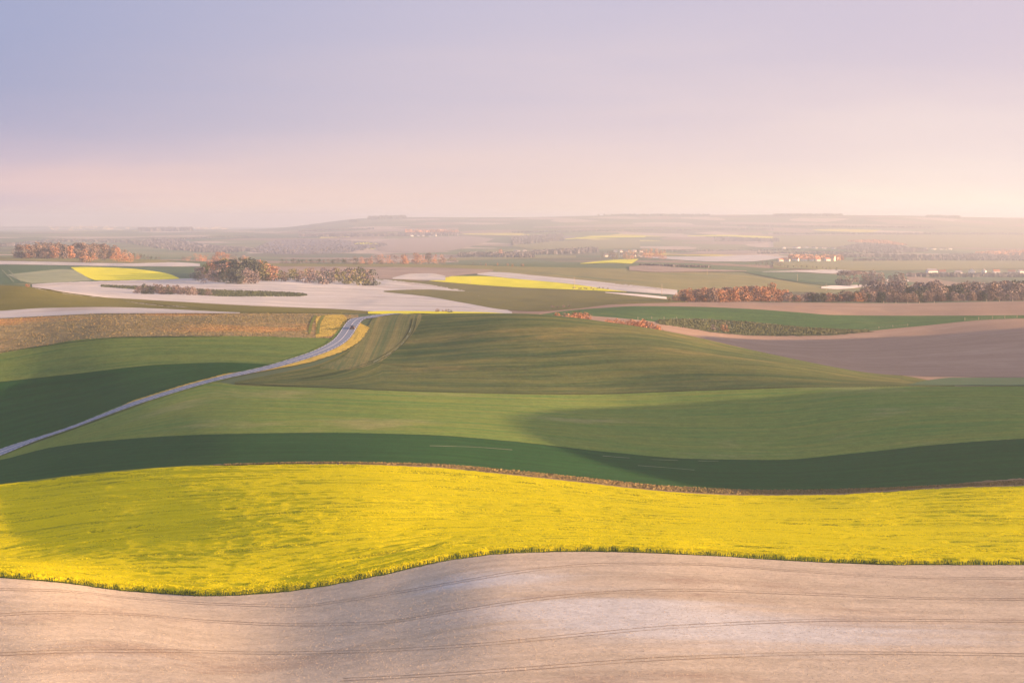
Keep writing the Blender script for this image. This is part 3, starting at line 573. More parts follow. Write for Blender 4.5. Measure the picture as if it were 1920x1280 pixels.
track([(1196, 873), (1250, 877), (1308, 882)], 0.45, 0, M['track_pale'], 'pale scuffed tramline in the dark wheat strip right of centre', 4)
track([(1130, 855), (1230, 862), (1380, 866)], 0.4, 0, M['track_pale'], 'thin pale tramline at the top of the dark wheat strip', 4, dash=(7, 6))
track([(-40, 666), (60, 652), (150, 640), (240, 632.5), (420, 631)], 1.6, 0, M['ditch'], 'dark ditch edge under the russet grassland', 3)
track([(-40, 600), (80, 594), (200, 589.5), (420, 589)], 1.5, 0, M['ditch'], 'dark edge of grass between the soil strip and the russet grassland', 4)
track([(600, 592), (590, 610), (588, 628)], 1.1, 3.6, M['rut_green'], 'green double wheel track crossing the golden grass left of the road', 4)
track([(10, 507), (22, 518), (33, 529)], 0.9, 7, M['track_pale'], 'pale tramline pair in the far left green field', 4, ymin=1250, ymax=2600)
sheet('grass_patch', M['gold'], 2, [(590, 633), (620, 630), (638, 620), (652, 602)], [(590, 596), (610, 591), (640, 590), (652, 596)], 592, 650, 'golden grass corner just left of the road crest', jag=0.001, step=3)

# ------------------------------------------------------------------ the flowering rapeseed crop
def gaps(x, v):     # thin places run along the drill rows
    return vnoise(x/24, v/1.5, 31)*0.52+vnoise(x/4.0, v/0.9, 34)*0.30+vnoise(x/60, v/14, 35)*0.18
def rape():
    pxs = np.arange(-300, 2220.1, 4.0); yf = hit(pxs, curve(FRONT, pxs)); yb = hit(pxs, curve(BACK, pxs)+7.5)
    for a_ in (yf, yb):
        for _ in range(4): a_[1:-1] = (a_[:-2]+2*a_[1:-1]+a_[2:])/4
    nrw = 250; tt = np.linspace(0, 1, nrw)[:, None]
    rag = lambda p: 0.7*(vnoise(p/16, p*0, 62)-0.5)+0.5*(vnoise(p/5, p*0, 63)-0.5)     # ragged front edge
    Y = yf[None]+(yb-yf)[None]*tt+rag(pxs)[None]*(1-sstep(tt*140, 0, 5)); X = Y*((pxs-960)/F)[None]; v = tt*140
    gp = gaps(X, v); row2 = vnoise(X/1.6, v/0.7, 32); big = vnoise(X/30, v/7, 33)
    hgt = 1.15+0.16*(row2-0.5)+0.06*(big-0.5)-0.40*sstep(gp, 0.53, 0.63)
    edge = sstep(tt*140, 0, 0.9)*sstep((1-tt)*140, 0, 0.9)
    hgt = hgt*(0.25+0.75*edge)*(1-0.28*(1-sstep(tt*140, 0, 5))*vnoise(X/2.5, X*0+3, 61)*1.3); Z = H(X, Y)+hgt
    uv = np.stack([X, v+X*0], -1).reshape(-1, 2)
    idx = np.arange(X.size).reshape(X.shape); Fc = np.stack([idx[:-1, :-1], idx[:-1, 1:], idx[1:, 1:], idx[1:, :-1]], -1).reshape(-1, 4)
    o = link('rapeseed_crop', mesh_np('rapeseed_canopy', np.stack([X, Y, Z], -1).reshape(-1, 3), Fc, M['canopy'], uv=uv))
    tag(o, 'dense yellow flowering rapeseed crop across the whole view', 'rapeseed', kind='stuff')
    # flower heads: small tilted tufts standing out of the canopy
    N = 240000
    pp = rng.uniform(-80, 2000, N); t_ = rng.random(N)**1.0; yfi = np.interp(pp, pxs, yf); ybi = np.interp(pp, pxs, yb)
    y = yfi+(ybi-yfi)*t_+rag(pp)*(1-sstep(t_*140, 0, 5)); x = y*(pp-960)/F; v_ = t_*140
    ok = gaps(x, v_) < 0.515+0.09*rng.random(N)
    x, y, v_, t_ = x[ok], y[ok], v_[ok], t_[ok]; n_ = len(x)
    base = H(x, y)+1.10+0.16*(vnoise(x/1.6, v_/0.7, 32)-.5)+.06*(vnoise(x/30, v_/7, 33)-.5)
    ed = sstep(v_, 0, .9)*sstep(140-v_, 0, .9); base = H(x, y)+(base-H(x, y))*(0.45+0.55*ed)
    s_ = rng.uniform(0.07, 0.16, n_); h_ = rng.uniform(0.04, 0.14, n_); a = rng.uniform(0, 6.283, n_)
    V = np.empty((n_, 4, 3)); lx = rng.normal(0, 0.08, n_); ly = rng.normal(0, 0.08, n_)
    for k in range(3):
        an = a+k*2.094; V[:, k, 0] = x+s_*np.cos(an); V[:, k, 1] = y+s_*np.sin(an); V[:, k, 2] = base-0.05+rng.uniform(-.05, .05, n_)
    V[:, 3, 0] = x+lx; V[:, 3, 1] = y+ly; V[:, 3, 2] = base+h_
    uvf = np.repeat(np.stack([x, v_], -1), 4, 0)
    b = (np.arange(n_)*4)[:, None]; T = np.concatenate([b+np.array([[0, 1, 3]]), b+np.array([[1, 2, 3]]), b+np.array([[2, 0, 3]])])
    o2 = link('flower_heads', mesh_np('rapeseed_flowers', V.reshape(-1, 3), T, M['flower'], smooth=False, uv=uvf), o); tag(o2, kind='stuff')
    # green stems along the front edge
    q = np.arange(-60, 1990, 0.3); k = len(q); yy = np.interp(q, pxs, yf)+rag(q)+rng.uniform(-0.35, 0.7, k); xx = yy*(q-960)/F+rng.uniform(-.1, .1, k)
    hh = rng.uniform(0.30, 1.05, k)*(0.6+0.55*vnoise(q/9, q*0, 64)); ww = rng.uniform(0.025, 0.07, k); z = H(xx, yy); ln = rng.normal(0, 0.12, k)
    V = np.stack([np.stack([xx-ww, yy, z-0.02], -1), np.stack([xx+ww, yy, z-0.02], -1), np.stack([xx+ww*.6+ln, yy+.1, z+hh], -1), np.stack([xx-ww*.6+ln, yy+.1, z+hh], -1)], 1)
    o3 = link('stems', mesh_np('rapeseed_stems', V.reshape(-1, 3), np.arange(k*4).reshape(-1, 4), M['stem'], smooth=False), o); tag(o3, kind='stuff')
def flower_mat(name, c1, c2, under):
    m, n = new_mat(name); tc_ = n.n('ShaderNodeTexCoord'); ob = tc_.outputs['Object']
    uvn = n.n('ShaderNodeUVMap'); uvn.uv_map = 'UVMap'
    g = n.noise(n.mapping(uvn.outputs[0], (0.022, 0.42, 0)), 1.0, 5, 0.66); g2 = n.noise(ob, 2.3, 3, 0.7); big = n.noise(n.mapping(ob, (0.02, 0.05, 0)), 1.0, 3, 0.6)
    c = n.mix(n.smooth(g, 0.35, 0.65), c1, c2)
    c = n.mix(n.math('MULTIPLY', n.smooth(n.math('ADD', n.math('MULTIPLY', g2, 0.4), n.math('MULTIPLY', g, 0.6)), 0.50, 0.60), 0.85), c, under)
    c = n.mix(n.math('MULTIPLY', n.smooth(big, 0.4, 0.7), 0.3), c, (0.52, 0.52, 0.02))
    d1 = n.n('ShaderNodeBsdfDiffuse'); d2 = n.n('ShaderNodeBsdfTranslucent'); n.k(c, d1.inputs[0]); n.k(c, d2.inputs[0])
    # petals let light through and a crop catches it from every side: soften the facets
    up = n.n('ShaderNodeNewGeometry'); vm = n.n('ShaderNodeVectorMath', operation='ADD'); n.k(up.outputs['Normal'], vm.inputs[0]); vm.inputs[1].default_value = (0.0, 0.0, 1.6)
    vn = n.n('ShaderNodeVectorMath', operation='NORMALIZE'); n.k(vm.outputs[0], vn.inputs[0]); n.k(vn.outputs[0], d1.inputs['Normal'])
    ms = n.n('ShaderNodeMixShader'); ms.inputs[0].default_value = 0.12; n.k(d1.outputs[0], ms.inputs[1]); n.k(d2.outputs[0], ms.inputs[2])
    o = n.n('ShaderNodeOutputMaterial'); n.k(ms.outputs[0], o.inputs[0]); return m
M['canopy'] = flower_mat('rapeseed_canopy', (0.60, 0.56, 0.008), (0.80, 0.72, 0.010), (0.22, 0.25, 0.012))
M['flower'] = flower_mat('rapeseed_flower', (0.88, 0.80, 0.008), (0.93, 0.83, 0.010), (0.70, 0.66, 0.010))
M['stem'] = plain('rapeseed_stem', (0.07, 0.12, 0.03, 1), 0.9, 0.1, 0.4, 1.5)
rape()

# ------------------------------------------------------------------ trees, bushes
M['bark'] = plain('bark', (0.11, 0.085, 0.07, 1), 0.9, 0.1, 0.25, 1.0)
M['leaf_russet'] = leaf_mat('russet_buds', (0.32, 0.19, 0.13, 1), (0.46, 0.245, 0.145, 1))
M['leaf_brown'] = leaf_mat('bare_twigs', (0.19, 0.155, 0.145, 1), (0.25, 0.19, 0.17, 1))
M['leaf_dark'] = leaf_mat('evergreen_leaves', (0.065, 0.085, 0.075, 1), (0.11, 0.125, 0.09, 1))
M['leaf_mauve'] = leaf_mat('grey_twigs', (0.17, 0.15, 0.16, 1), (0.24, 0.20, 0.20, 1))
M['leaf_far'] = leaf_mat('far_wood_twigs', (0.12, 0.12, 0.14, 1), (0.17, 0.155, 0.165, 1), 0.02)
M['leaf_green'] = leaf_mat('young_leaves', (0.11, 0.14, 0.05, 1), (0.20, 0.19, 0.08, 1))
def crown_mesh(name, mat, n=330, lobes=6, tall=1.0, base=0.22, leaf=0.05, seed=0, flat=1.0, width=0.42):
    """unit-height crown: leaf-clump faces through several lobes"""
    r = np.random.default_rng(seed); C = []
    for k in range(lobes):
        a = r.uniform(0, 6.28); d = r.uniform(0.05, 0.6)*width; zc = r.uniform(base+0.16, 0.84)
        C.append((d*math.cos(a), d*math.sin(a), zc, r.uniform(0.5, 0.85)*width*(1.15-0.5*zc), r.uniform(0.12, 0.2)))
    C.append((0, 0, 0.55, width*0.8, 0.36))
    per = r.integers(0, len(C), n); C = np.array(C)[per]
    u = r.normal(size=(n, 3)); u /= np.linalg.norm(u, axis=1)[:, None]; rad = r.uniform(0.55, 1.05, n)**0.6
    P = np.stack([C[:, 0]+u[:, 0]*rad*C[:, 3], C[:, 1]+u[:, 1]*rad*C[:, 3], C[:, 2]+u[:, 2]*rad*C[:, 4]*flat], -1)
    P[:, 2] = base+(P[:, 2]-np.percentile(P[:, 2], 2))*(1.0-base)/(np.percentile(P[:, 2], 99)-np.percentile(P[:, 2], 2)); P[:, 2] = np.clip(P[:, 2], base*0.6, 1.03)
    A = r.normal(size=(n, 3)); A /= np.linalg.norm(A, axis=1)[:, None]; B = np.cross(A, r.normal(size=(n, 3))); B /= np.linalg.norm(B, axis=1)[:, None]
    s_ = leaf*r.uniform(0.6, 1.5, n)[:, None]; B *= r.uniform(0.5, 1, n)[:, None]
    V = np.stack([P-A*s_, P-B*s_*0.9, P+A*s_*0.8, P+B*s_], 1).reshape(-1, 3)
    return mesh_np(name, V, np.arange(n*4).reshape(-1, 4), mat, smooth=False)
def trunk_mesh(name, seed=0, h=0.62, r0=0.028):
    r = np.random.default_rng(seed); V, Fc = [], []
    def limb(a, b, ra, rb, k=6):
        a, b = np.array(a), np.array(b); d = (b-a)/np.linalg.norm(b-a); s1 = np.cross(d, [0.3, 0.9, 0.1]); s1 /= np.linalg.norm(s1); s2 = np.cross(d, s1); o = len(V)
        for c_, rr in ((a, ra), (b, rb)):
            for i in range(k):
                t_ = 6.283*i/k; V.append(c_+rr*(s1*math.cos(t_)+s2*math.sin(t_)))
        for i in range(k): Fc.append([o+i, o+(i+1) % k, o+k+(i+1) % k, o+k+i])
    limb((0, 0, -0.03), (0.01, 0, 0.28), r0, r0*0.75); limb((0.01, 0, 0.27), (0, 0.01, h), r0*0.75, r0*0.3)
    for k in range(5):
        a = r.uniform(0, 6.28); z = r.uniform(0.22, 0.45); l = r.uniform(0.18, 0.3)
        limb((0, 0, z), (l*math.cos(a), l*math.sin(a), z+l*0.9), r0*0.4, r0*0.12, 4)
    return mesh_np(name, V, Fc, M['bark'], smooth=True)
TR = trunk_mesh('trunk', 1); TR2 = trunk_mesh('trunk', 2)
KIND = {}
for kn, mk, base, wd, nl in (('russet', 'leaf_russet', 0.05, 0.46, 800), ('brown', 'leaf_brown', 0.05, 0.46, 760), ('dark', 'leaf_dark', 0.06, 0.40, 900), ('mauve', 'leaf_mauve', 0.05, 0.46, 720), ('green', 'leaf_green', 0.05, 0.46, 760)):
    KIND[kn] = [crown_mesh('crown', M[mk], nl, 6, base=base, leaf=0.040, seed=k*7+len(kn), width=wd) for k in range(3)]
KB = {kn: [crown_mesh('bush_crown', M[mk], 340, 5, base=0.02, leaf=0.065, seed=k*5+len(kn)+50, width=0.75) for k in range(3)] for kn, mk in (('russet', 'leaf_russet'), ('brown', 'leaf_brown'), ('dark', 'leaf_dark'), ('green', 'leaf_green'), ('mauve', 'leaf_mauve'))}
ADJ = {'russet': 'russet budding', 'brown': 'bare brown', 'dark': 'dark evergreen', 'mauve': 'mauve leafless', 'green': 'olive green'}
TREES = []
def tree(p, h, kind, label, group=None, wide=1.0):
    TREES.append((h/p.y, p, h, kind, label, group, wide))
def plant_trees(limit=296):
    TREES.sort(key=lambda q: -q[0]-(5 if q[5] is None else 0)); rest = {}
    for i, (a_, p, h, kind, label, group, wide) in enumerate(TREES):
        if i < limit: tree_one(p, h, kind, label, group, wide); continue
        me = random.choice(KIND[kind]); k = len(me.vertices); co = np.empty(k*3); me.vertices.foreach_get('co', co); co = co.reshape(-1, 3)
        an = random.uniform(0, 6.28); c_, s_ = math.cos(an), math.sin(an)
        V = np.stack([(co[:, 0]*c_-co[:, 1]*s_)*h*wide+p.x, (co[:, 0]*s_+co[:, 1]*c_)*h*wide+p.y, co[:, 2]*h+p.z], -1)
        sel = np.arange(k//4)[::3]; rest.setdefault(kind, []).append(V.reshape(-1, 4, 3)[sel].reshape(-1, 3))
    for kind, L in rest.items():
        V = np.concatenate(L)
        tag(link('distant_trees', mesh_np('distant_trees', V, np.arange(len(V)).reshape(-1, 4), KIND[kind][0].materials[0], smooth=False)), 'hazy %s trees far off in the hollows and round the hamlets' % ADJ[kind], 'trees', kind='stuff')
def tree_one(p, h, kind, label, group=None, wide=1.0):
    t_ = empty('tree', p, random.uniform(0, 6.28)); t_.scale = (h*wide*random.uniform(.9, 1.12), h*wide*random.uniform(.9, 1.12), h)
    link('trunk', random.choice((TR, TR2)), t_); link('crown', random.choice(KIND[kind]), t_)
    return tag(t_, label, 'tree', group)
def bush(p, h, kind, label, group=None, wide=1.0):
    t_ = link('bush', random.choice(KB[kind]), None, p); t_.rotation_euler = (0, 0, random.uniform(0, 6.28))
    t_.scale = (h*wide, h*wide, h); return tag(t_, label, 'bush', group)
def belt(x0, x1, Y0, Y1, top, n, kinds, where, hmin=3.0, jit=0.25, wide=1.0, fn=tree):
    kk = list(kinds)
    for i in range(n):
        px = x0+(x1-x0)*(i+random.random())/n; y = random.uniform(Y0, Y1); p = atY(px, y)
        gpy = HY+F*(ZC-p.z)/y; tp = float(curve(top, np.array([px]))[0]); h = max(hmin, (gpy-tp)*y/F*random.uniform(1-jit, 1.03))
        h = min(h, 24)
        k = random.choice(kk); nm = 'tree' if fn is tree else 'bush'
        f_ = (px-x0)/(x1-x0); pos = ('left end', 'left part', 'middle', 'right part', 'right end')[min(4, int(f_*5))]; rel = h/max(1e-3, (gpy-tp)*y/F)
        size = 'tall' if rel > 1-jit*.35 else ('low' if rel < 1-jit*.75 else 'mid sized')
        fn(p, h, k, '%s %s %s %s, %s' % (size, ADJ[k], nm, where, pos), '%s %s %s' % (ADJ[k], {'tree': 'trees', 'bush': 'bushes'}[nm], where), wide)
# right tree belt, beyond the crest of the rosy brown field
belt(1255, 1480, 1480, 1700, [(1255, 556), (1290, 541), (1340, 538), (1420, 538), (1480, 545)], 54, ['russet', 'russet', 'brown'], 'in the belt behind the brown crest')
belt(1440, 1640, 1470, 1620, [(1440, 552), (1520, 548), (1600, 546), (1640, 542)], 38, ['dark', 'brown', 'russet', 'mauve'], 'in the middle of the right tree belt', wide=1.05)
belt(1600, 1925, 1470, 1600, [(1600, 548), (1700, 545), (1800, 546), (1925, 546)], 64, ['brown', 'mauve', 'brown', 'dark'], 'in the near row of the right tree belt')
belt(1640, 1925, 1620, 1900, [(1640, 530), (1740, 527), (1850, 530), (1925, 524)], 54, ['mauve', 'dark', 'brown', 'mauve'], 'in the rear row of the right tree belt')
tree(atY(1447, 1600), 20, 'russet', 'tall glowing orange tree at the left of the dark belt trees', wide=.8)
tree(atY(1436, 1640), 17, 'russet', 'round orange tree just left of the tallest orange one', wide=.9)
for px, y, h, k, lb in ((1640, 1750, 24, 'mauve', 'tall leafless mauve tree before the white chalk field'), (1658, 1760, 21, 'mauve', 'tall grey twiggy tree right of the tallest mauve tree'), (1625, 1700, 18, 'brown', 'brown twiggy tree left of the tallest mauve tree'),
    (1700, 1750, 17, 'dark', 'broad dark evergreen right of the small white field corner'), (1716, 1790, 20, 'dark', 'largest dark evergreen in the right belt'), (1732, 1740, 18, 'dark', 'dark evergreen at the right side of the largest one'),
    (1608, 1640, 14, 'dark', 'small dark pine against the white chalk field'), (1767, 1660, 15, 'russet', 'bright orange rounded tree between the dark ones at right'), (1852, 1700, 12, 'russet', 'low pale orange tree near the right edge'),
    (1895, 1760, 19, 'dark', 'wide dark evergreen by the right edge'), (1912, 1740, 19, 'dark', 'dark evergreen at the very right edge'), (1878, 1800, 17, 'dark', 'dark evergreen left of the wide one by the right edge')):
    tree(atY(px, y), h, k, lb, wide=1.15)
# left wood
belt(25, 250, 2620, 2900, [(25, 462), (60, 455.5), (180, 456), (230, 465), (250, 472)], 46, ['brown', 'brown', 'russet', 'mauve'], 'in the russet wood at far left', wide=.9)
belt(150, 260, 2450, 2600, [(150, 468), (260, 472)], 12, ['brown', 'russet'], 'in front of the far left wood', hmin=5)
belt(250, 300, 2600, 2700, [(250, 474), (300, 480)], 8, ['mauve', 'dark'], 'in the dark hedge right of the far left wood', hmin=4)
# dark clump centre left
belt(375, 510, 1950, 2150, [(375, 500), (400, 489), (440, 485), (480, 485), (510, 493)], 30, ['brown', 'green', 'russet', 'dark'], 'in the rounded clump left of centre', wide=1.2)
belt(360, 480, 1850, 1950, [(360, 510), (420, 502), (480, 504)], 13, ['mauve', 'dark', 'mauve'], 'along the foot of the rounded clump', wide=1.3, hmin=4)
# central dark hedge and the misty russet trees behind it
belt(528, 722, 2560, 2640, [(528, 486), (560, 485), (640, 484), (700, 484), (722, 488)], 28, ['dark', 'mauve', 'dark', 'brown'], 'in the dark hedge at centre left', wide=1.2)
belt(640, 860, 3300, 3700, [(640, 482), (720, 477), (800, 474), (860, 482)], 22, ['russet', 'brown'], 'in the misty hollow behind the dark hedge', wide=1.1)
belt(340, 470, 3200, 3600, [(340, 480), (400, 473), (470, 478)], 12, ['russet', 'brown'], 'behind the rounded clump in the mist', wide=1.1)
tree(atY(757, 3150), 17, 'russet', 'big round orange tree in the misty hollow', wide=1.2)
belt(880, 995, 2620, 2680, [(880, 495), (960, 494), (995, 494)], 8, ['brown', 'russet'], 'along the skyline of the middle meadow', hmin=4)
for px, lb in ((938, 'lone orange tree left of the far farm'), ):
    tree(atY(px, 5200), 20, 'russet', lb, wide=1.1)
belt(1205, 1245, 4600, 5000, [(1205, 458), (1245, 458)], 8, ['russet'], 'beside the far village', wide=.9)
belt(1130, 1200, 4300, 4700, [(1130, 470), (1200, 466)], 11, ['mauve', 'russet'], 'round the far village houses')
belt(1415, 1470, 3500, 3900, [(1415, 490), (1470, 488)], 8, ['mauve'], 'left of the far white farm')
belt(1465, 1570, 3450, 3650, [(1465, 497), (1570, 500)], 12, ['mauve', 'dark'], 'in the hedge below the far orange roofed house', hmin=5)
belt(1575, 1700, 2500, 2800, [(1575, 508), (1640, 507), (1700, 514)], 9, ['mauve', 'brown'], 'above the white chalk field')
# shrubs
belt(252, 405, 1452, 1500, [(252, 536), (280, 532), (330, 534), (380, 539), (405, 543)], 34, ['brown', 'mauve', 'dark'], 'in the dark thicket on the pale field', hmin=2.4, wide=.7, fn=bush)
belt(485, 700, 1930, 2150, [(485, 506), (600, 503), (700, 503)], 40, ['green', 'dark', 'mauve', 'brown'], 'on the scrubby slope above the pale field', hmin=3, wide=.8, fn=bush)
belt(1040, 1086, 905, 925, [(1040, 586), (1086, 587)], 6, ['russet', 'brown'], 'on the hill crest at centre', hmin=1.0, fn=bush)
belt(1075, 1105, 1040, 1100, [(1075, 583), (1105, 585)], 5, ['russet', 'green'], 'at the left end of the crest hedge', hmin=1.3, fn=bush)
belt(1140, 1240, 930, 1010, [(1140, 598), (1200, 599), (1240, 610)], 15, ['russet', 'brown', 'russet'], 'along the wheat hill crest', hmin=1.5, fn=bush)
belt(1030, 1070, 1290, 1330, [(1030, 574), (1070, 574)], 6, ['brown', 'mauve'], 'on the left end of the rosy brown field', hmin=1.5, fn=bush)
belt(815, 850, 1200, 1230, [(815, 579), (850, 580)], 6, ['brown', 'dark'], 'behind the thin yellow strip', hmin=1.5, fn=bush)
belt(1070, 1140, 1950, 2000, [(1070, 541), (1140, 546)], 12, ['dark', 'brown'], 'in the hedge under the far yellow wedge', hmin=1.8, fn=bush)
bush(atY(1358, 1115), 5.0, 'russet', 'rounded russet bush on the scrubby bank', wide=.8)
bush(atY(1338, 1110), 3.6, 'mauve', 'dark mauve bush left of the russet one on the bank', wide=.9)
bush(atY(52, 1210), 2.2, 'russet', 'small russet bush at the top of the left olive hill', wide=1.4)

plant_trees()
# far woods and hedges that read as one mass: one object
def mass(name, regions, mat, label):
    V, n_ = [], 0
    for (x0, x1, bot, top, h, dens) in regions:
        k = dens; px = rng.uniform(x0, x1, k); b = curve(bot, px); t_ = curve(top, px); py = b+(t_-b)*rng.random(k)
        y = hit(px, py, 2400); x = y*(px-960)/F; z = H(x, y)
        for _ in range(2):
            a = rng.uniform(0, 6.28, k); s_ = h*rng.uniform(0.35, 0.9, k); zt = z+h*rng.uniform(0.4, 1.0, k)
            V.append(np.stack([np.stack([x-s_*np.cos(a), y-s_*np.sin(a), z-0.5], -1), np.stack([x+s_*np.cos(a), y+s_*np.sin(a), z-0.5], -1), np.stack([x+s_*.55*np.cos(a), y+s_*.3*np.sin(a), zt], -1), np.stack([x-s_*.5*np.cos(a), y-s_*.3*np.sin(a), zt*0.6+(z+h)*.4], -1)], 1))
    V = np.concatenate(V).reshape(-1, 3)
    return tag(link(name, mesh_np(name, V, np.arange(len(V)).reshape(-1, 4), mat, smooth=False)), label, 'woodland', kind='stuff')
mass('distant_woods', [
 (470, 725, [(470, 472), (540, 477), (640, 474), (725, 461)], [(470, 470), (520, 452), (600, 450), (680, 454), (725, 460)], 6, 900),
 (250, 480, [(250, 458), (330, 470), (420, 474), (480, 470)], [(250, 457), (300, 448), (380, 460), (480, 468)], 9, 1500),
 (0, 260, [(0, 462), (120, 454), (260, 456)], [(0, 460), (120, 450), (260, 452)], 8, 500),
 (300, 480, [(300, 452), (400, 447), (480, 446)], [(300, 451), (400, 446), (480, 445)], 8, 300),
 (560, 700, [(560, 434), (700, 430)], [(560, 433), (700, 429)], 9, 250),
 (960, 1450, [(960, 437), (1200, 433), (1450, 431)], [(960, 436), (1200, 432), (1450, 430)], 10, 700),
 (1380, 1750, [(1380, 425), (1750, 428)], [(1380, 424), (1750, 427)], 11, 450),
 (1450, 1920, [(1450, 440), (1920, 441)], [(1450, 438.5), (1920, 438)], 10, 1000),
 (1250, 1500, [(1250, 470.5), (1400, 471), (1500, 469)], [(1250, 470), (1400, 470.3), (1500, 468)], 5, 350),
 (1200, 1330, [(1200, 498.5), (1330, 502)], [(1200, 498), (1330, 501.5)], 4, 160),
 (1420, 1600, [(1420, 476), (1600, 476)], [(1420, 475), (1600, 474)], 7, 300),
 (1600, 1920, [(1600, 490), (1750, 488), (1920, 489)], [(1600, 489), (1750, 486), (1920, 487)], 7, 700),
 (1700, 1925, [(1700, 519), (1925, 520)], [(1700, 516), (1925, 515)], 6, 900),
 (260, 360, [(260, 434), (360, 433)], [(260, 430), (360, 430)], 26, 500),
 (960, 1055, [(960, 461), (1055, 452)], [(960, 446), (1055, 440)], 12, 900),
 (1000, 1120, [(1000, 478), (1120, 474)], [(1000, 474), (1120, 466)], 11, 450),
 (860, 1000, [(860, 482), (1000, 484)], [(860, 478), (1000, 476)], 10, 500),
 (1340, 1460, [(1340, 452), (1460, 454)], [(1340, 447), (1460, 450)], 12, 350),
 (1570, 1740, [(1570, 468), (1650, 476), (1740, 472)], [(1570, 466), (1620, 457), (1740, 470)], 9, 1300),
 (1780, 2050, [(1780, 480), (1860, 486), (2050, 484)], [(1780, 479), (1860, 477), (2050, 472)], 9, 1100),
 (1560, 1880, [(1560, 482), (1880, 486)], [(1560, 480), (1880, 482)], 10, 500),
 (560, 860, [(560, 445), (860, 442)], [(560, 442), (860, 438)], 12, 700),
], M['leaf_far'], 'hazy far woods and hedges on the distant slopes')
mass('distant_copses', [
 (690, 760, [(690, 412), (760, 409)], [(690, 409), (760, 406.5)], 20, 260), (1120, 1330, [(1120, 404.5), (1330, 405)], [(1120, 403.5), (1330, 403.5)], 14, 300), (1450, 1580, [(1450, 405), (1580, 405)], [(1450, 404), (1580, 404)], 18, 260), (1738, 1800, [(1738, 408), (1800, 409)], [(1738, 406.5), (1800, 407.5)], 18, 140), (656, 672, [(656, 416)], [(656, 415)], 16, 20),
], M['leaf_dark'], 'copses and hedges along the far skyline')
mass('distant_russet_woods', [
 (1590, 1700, [(1590, 454), (1650, 458), (1700, 461)], [(1590, 453), (1640, 451), (1700, 460)], 9, 600), (1830, 2050, [(1830, 476), (1900, 481), (2050, 480)], [(1830, 475), (1890, 471), (2050, 466)], 9, 900), (760, 860, [(760, 437), (860, 436)], [(760, 433), (860, 434)], 12, 250), (1480, 1580, [(1480, 487), (1580, 488)], [(1480, 482), (1580, 482)], 10, 300),
], M['leaf_russet'], 'far russet woods glowing in the haze')

# scrub mats: rough ground cover standing on banks
def scrub(name, x0, x1, bot, top, n, h, mat, label, ymin=200, ymax=22000, s=0.5):
    px = rng.uniform(x0, x1, n); b = curve(bot, px); t_ = curve(top, px); py = b+(t_-b)*rng.random(n)
    y = hit(px, py, ymin, ymax); x = y*(px-960)/F; z = H(x, y)
    a = rng.uniform(0, 6.28, n); hh = h*rng.uniform(0.4, 1.2, n); ss = s*rng.uniform(0.5, 1.4, n)
    V = np.stack([np.stack([x-ss*np.cos(a), y-ss*np.sin(a), z], -1), np.stack([x+ss*np.cos(a), y+ss*np.sin(a), z], -1), np.stack([x+ss*.6*np.cos(a), y, z+hh], -1), np.stack([x-ss*.7*np.cos(a), y+.2, z+hh*.8], -1)], 1)
    return tag(link(name, mesh_np(name, V.reshape(-1, 3), np.arange(n*4).reshape(-1, 4), mat, smooth=False)), label, 'scrub', kind='stuff')
M['scrub'] = leaf_mat('scrub_leaves', (0.05, 0.075, 0.04, 1), (0.13, 0.15, 0.085, 1), 0.5)
M['dry'] = leaf_mat('dry_grass', (0.16, 0.16, 0.08, 1), (0.36, 0.25, 0.11, 1), 0.08)
scrub('scrub', 1235, 1630, [(1235, 608), (1300, 617), (1340, 623), (1440, 629), (1560, 627), (1630, 622)], [(1235, 601), (1300, 599), (1350, 601), (1400, 604), (1500, 614), (1630, 621)], 9000, 1.0, M['scrub'], 'dark low scrub covering the bank below the pasture', 1000, 1330, 0.35)
scrub('scrub', 190, 575, [(190, 538), (300, 546), (430, 556), (560, 556), (575, 554)], [(190, 535), (300, 539), (400, 544), (560, 550), (575, 553)], 7000, 1.1, M['scrub'], 'low bramble strip crossing the pale field', 1300, 1900, 0.8)
scrub('dry_grass', 0, 660, LG_TOP, RO_TOP, 14000, 0.26, M['dry'], 'tufts of dry russet grass on the rough slope left of the road', 600, 900, 0.26)

scrub('dry_grass', 420, 1980, [(420, 873), (600, 869), (800, 874), (960, 889), (1100, 904), (1250, 920), (1400, 927), (1550, 926), (1750, 914), (1980, 908)], [(420, 871), (600, 867), (800, 870), (960, 882), (1100, 896), (1250, 911), (1450, 919), (1650, 915), (1980, 896)], 14000, 0.35, M['dry'], 'dry weeds and grass tufts on the margin behind the yellow crop', 400, 600, 0.25)

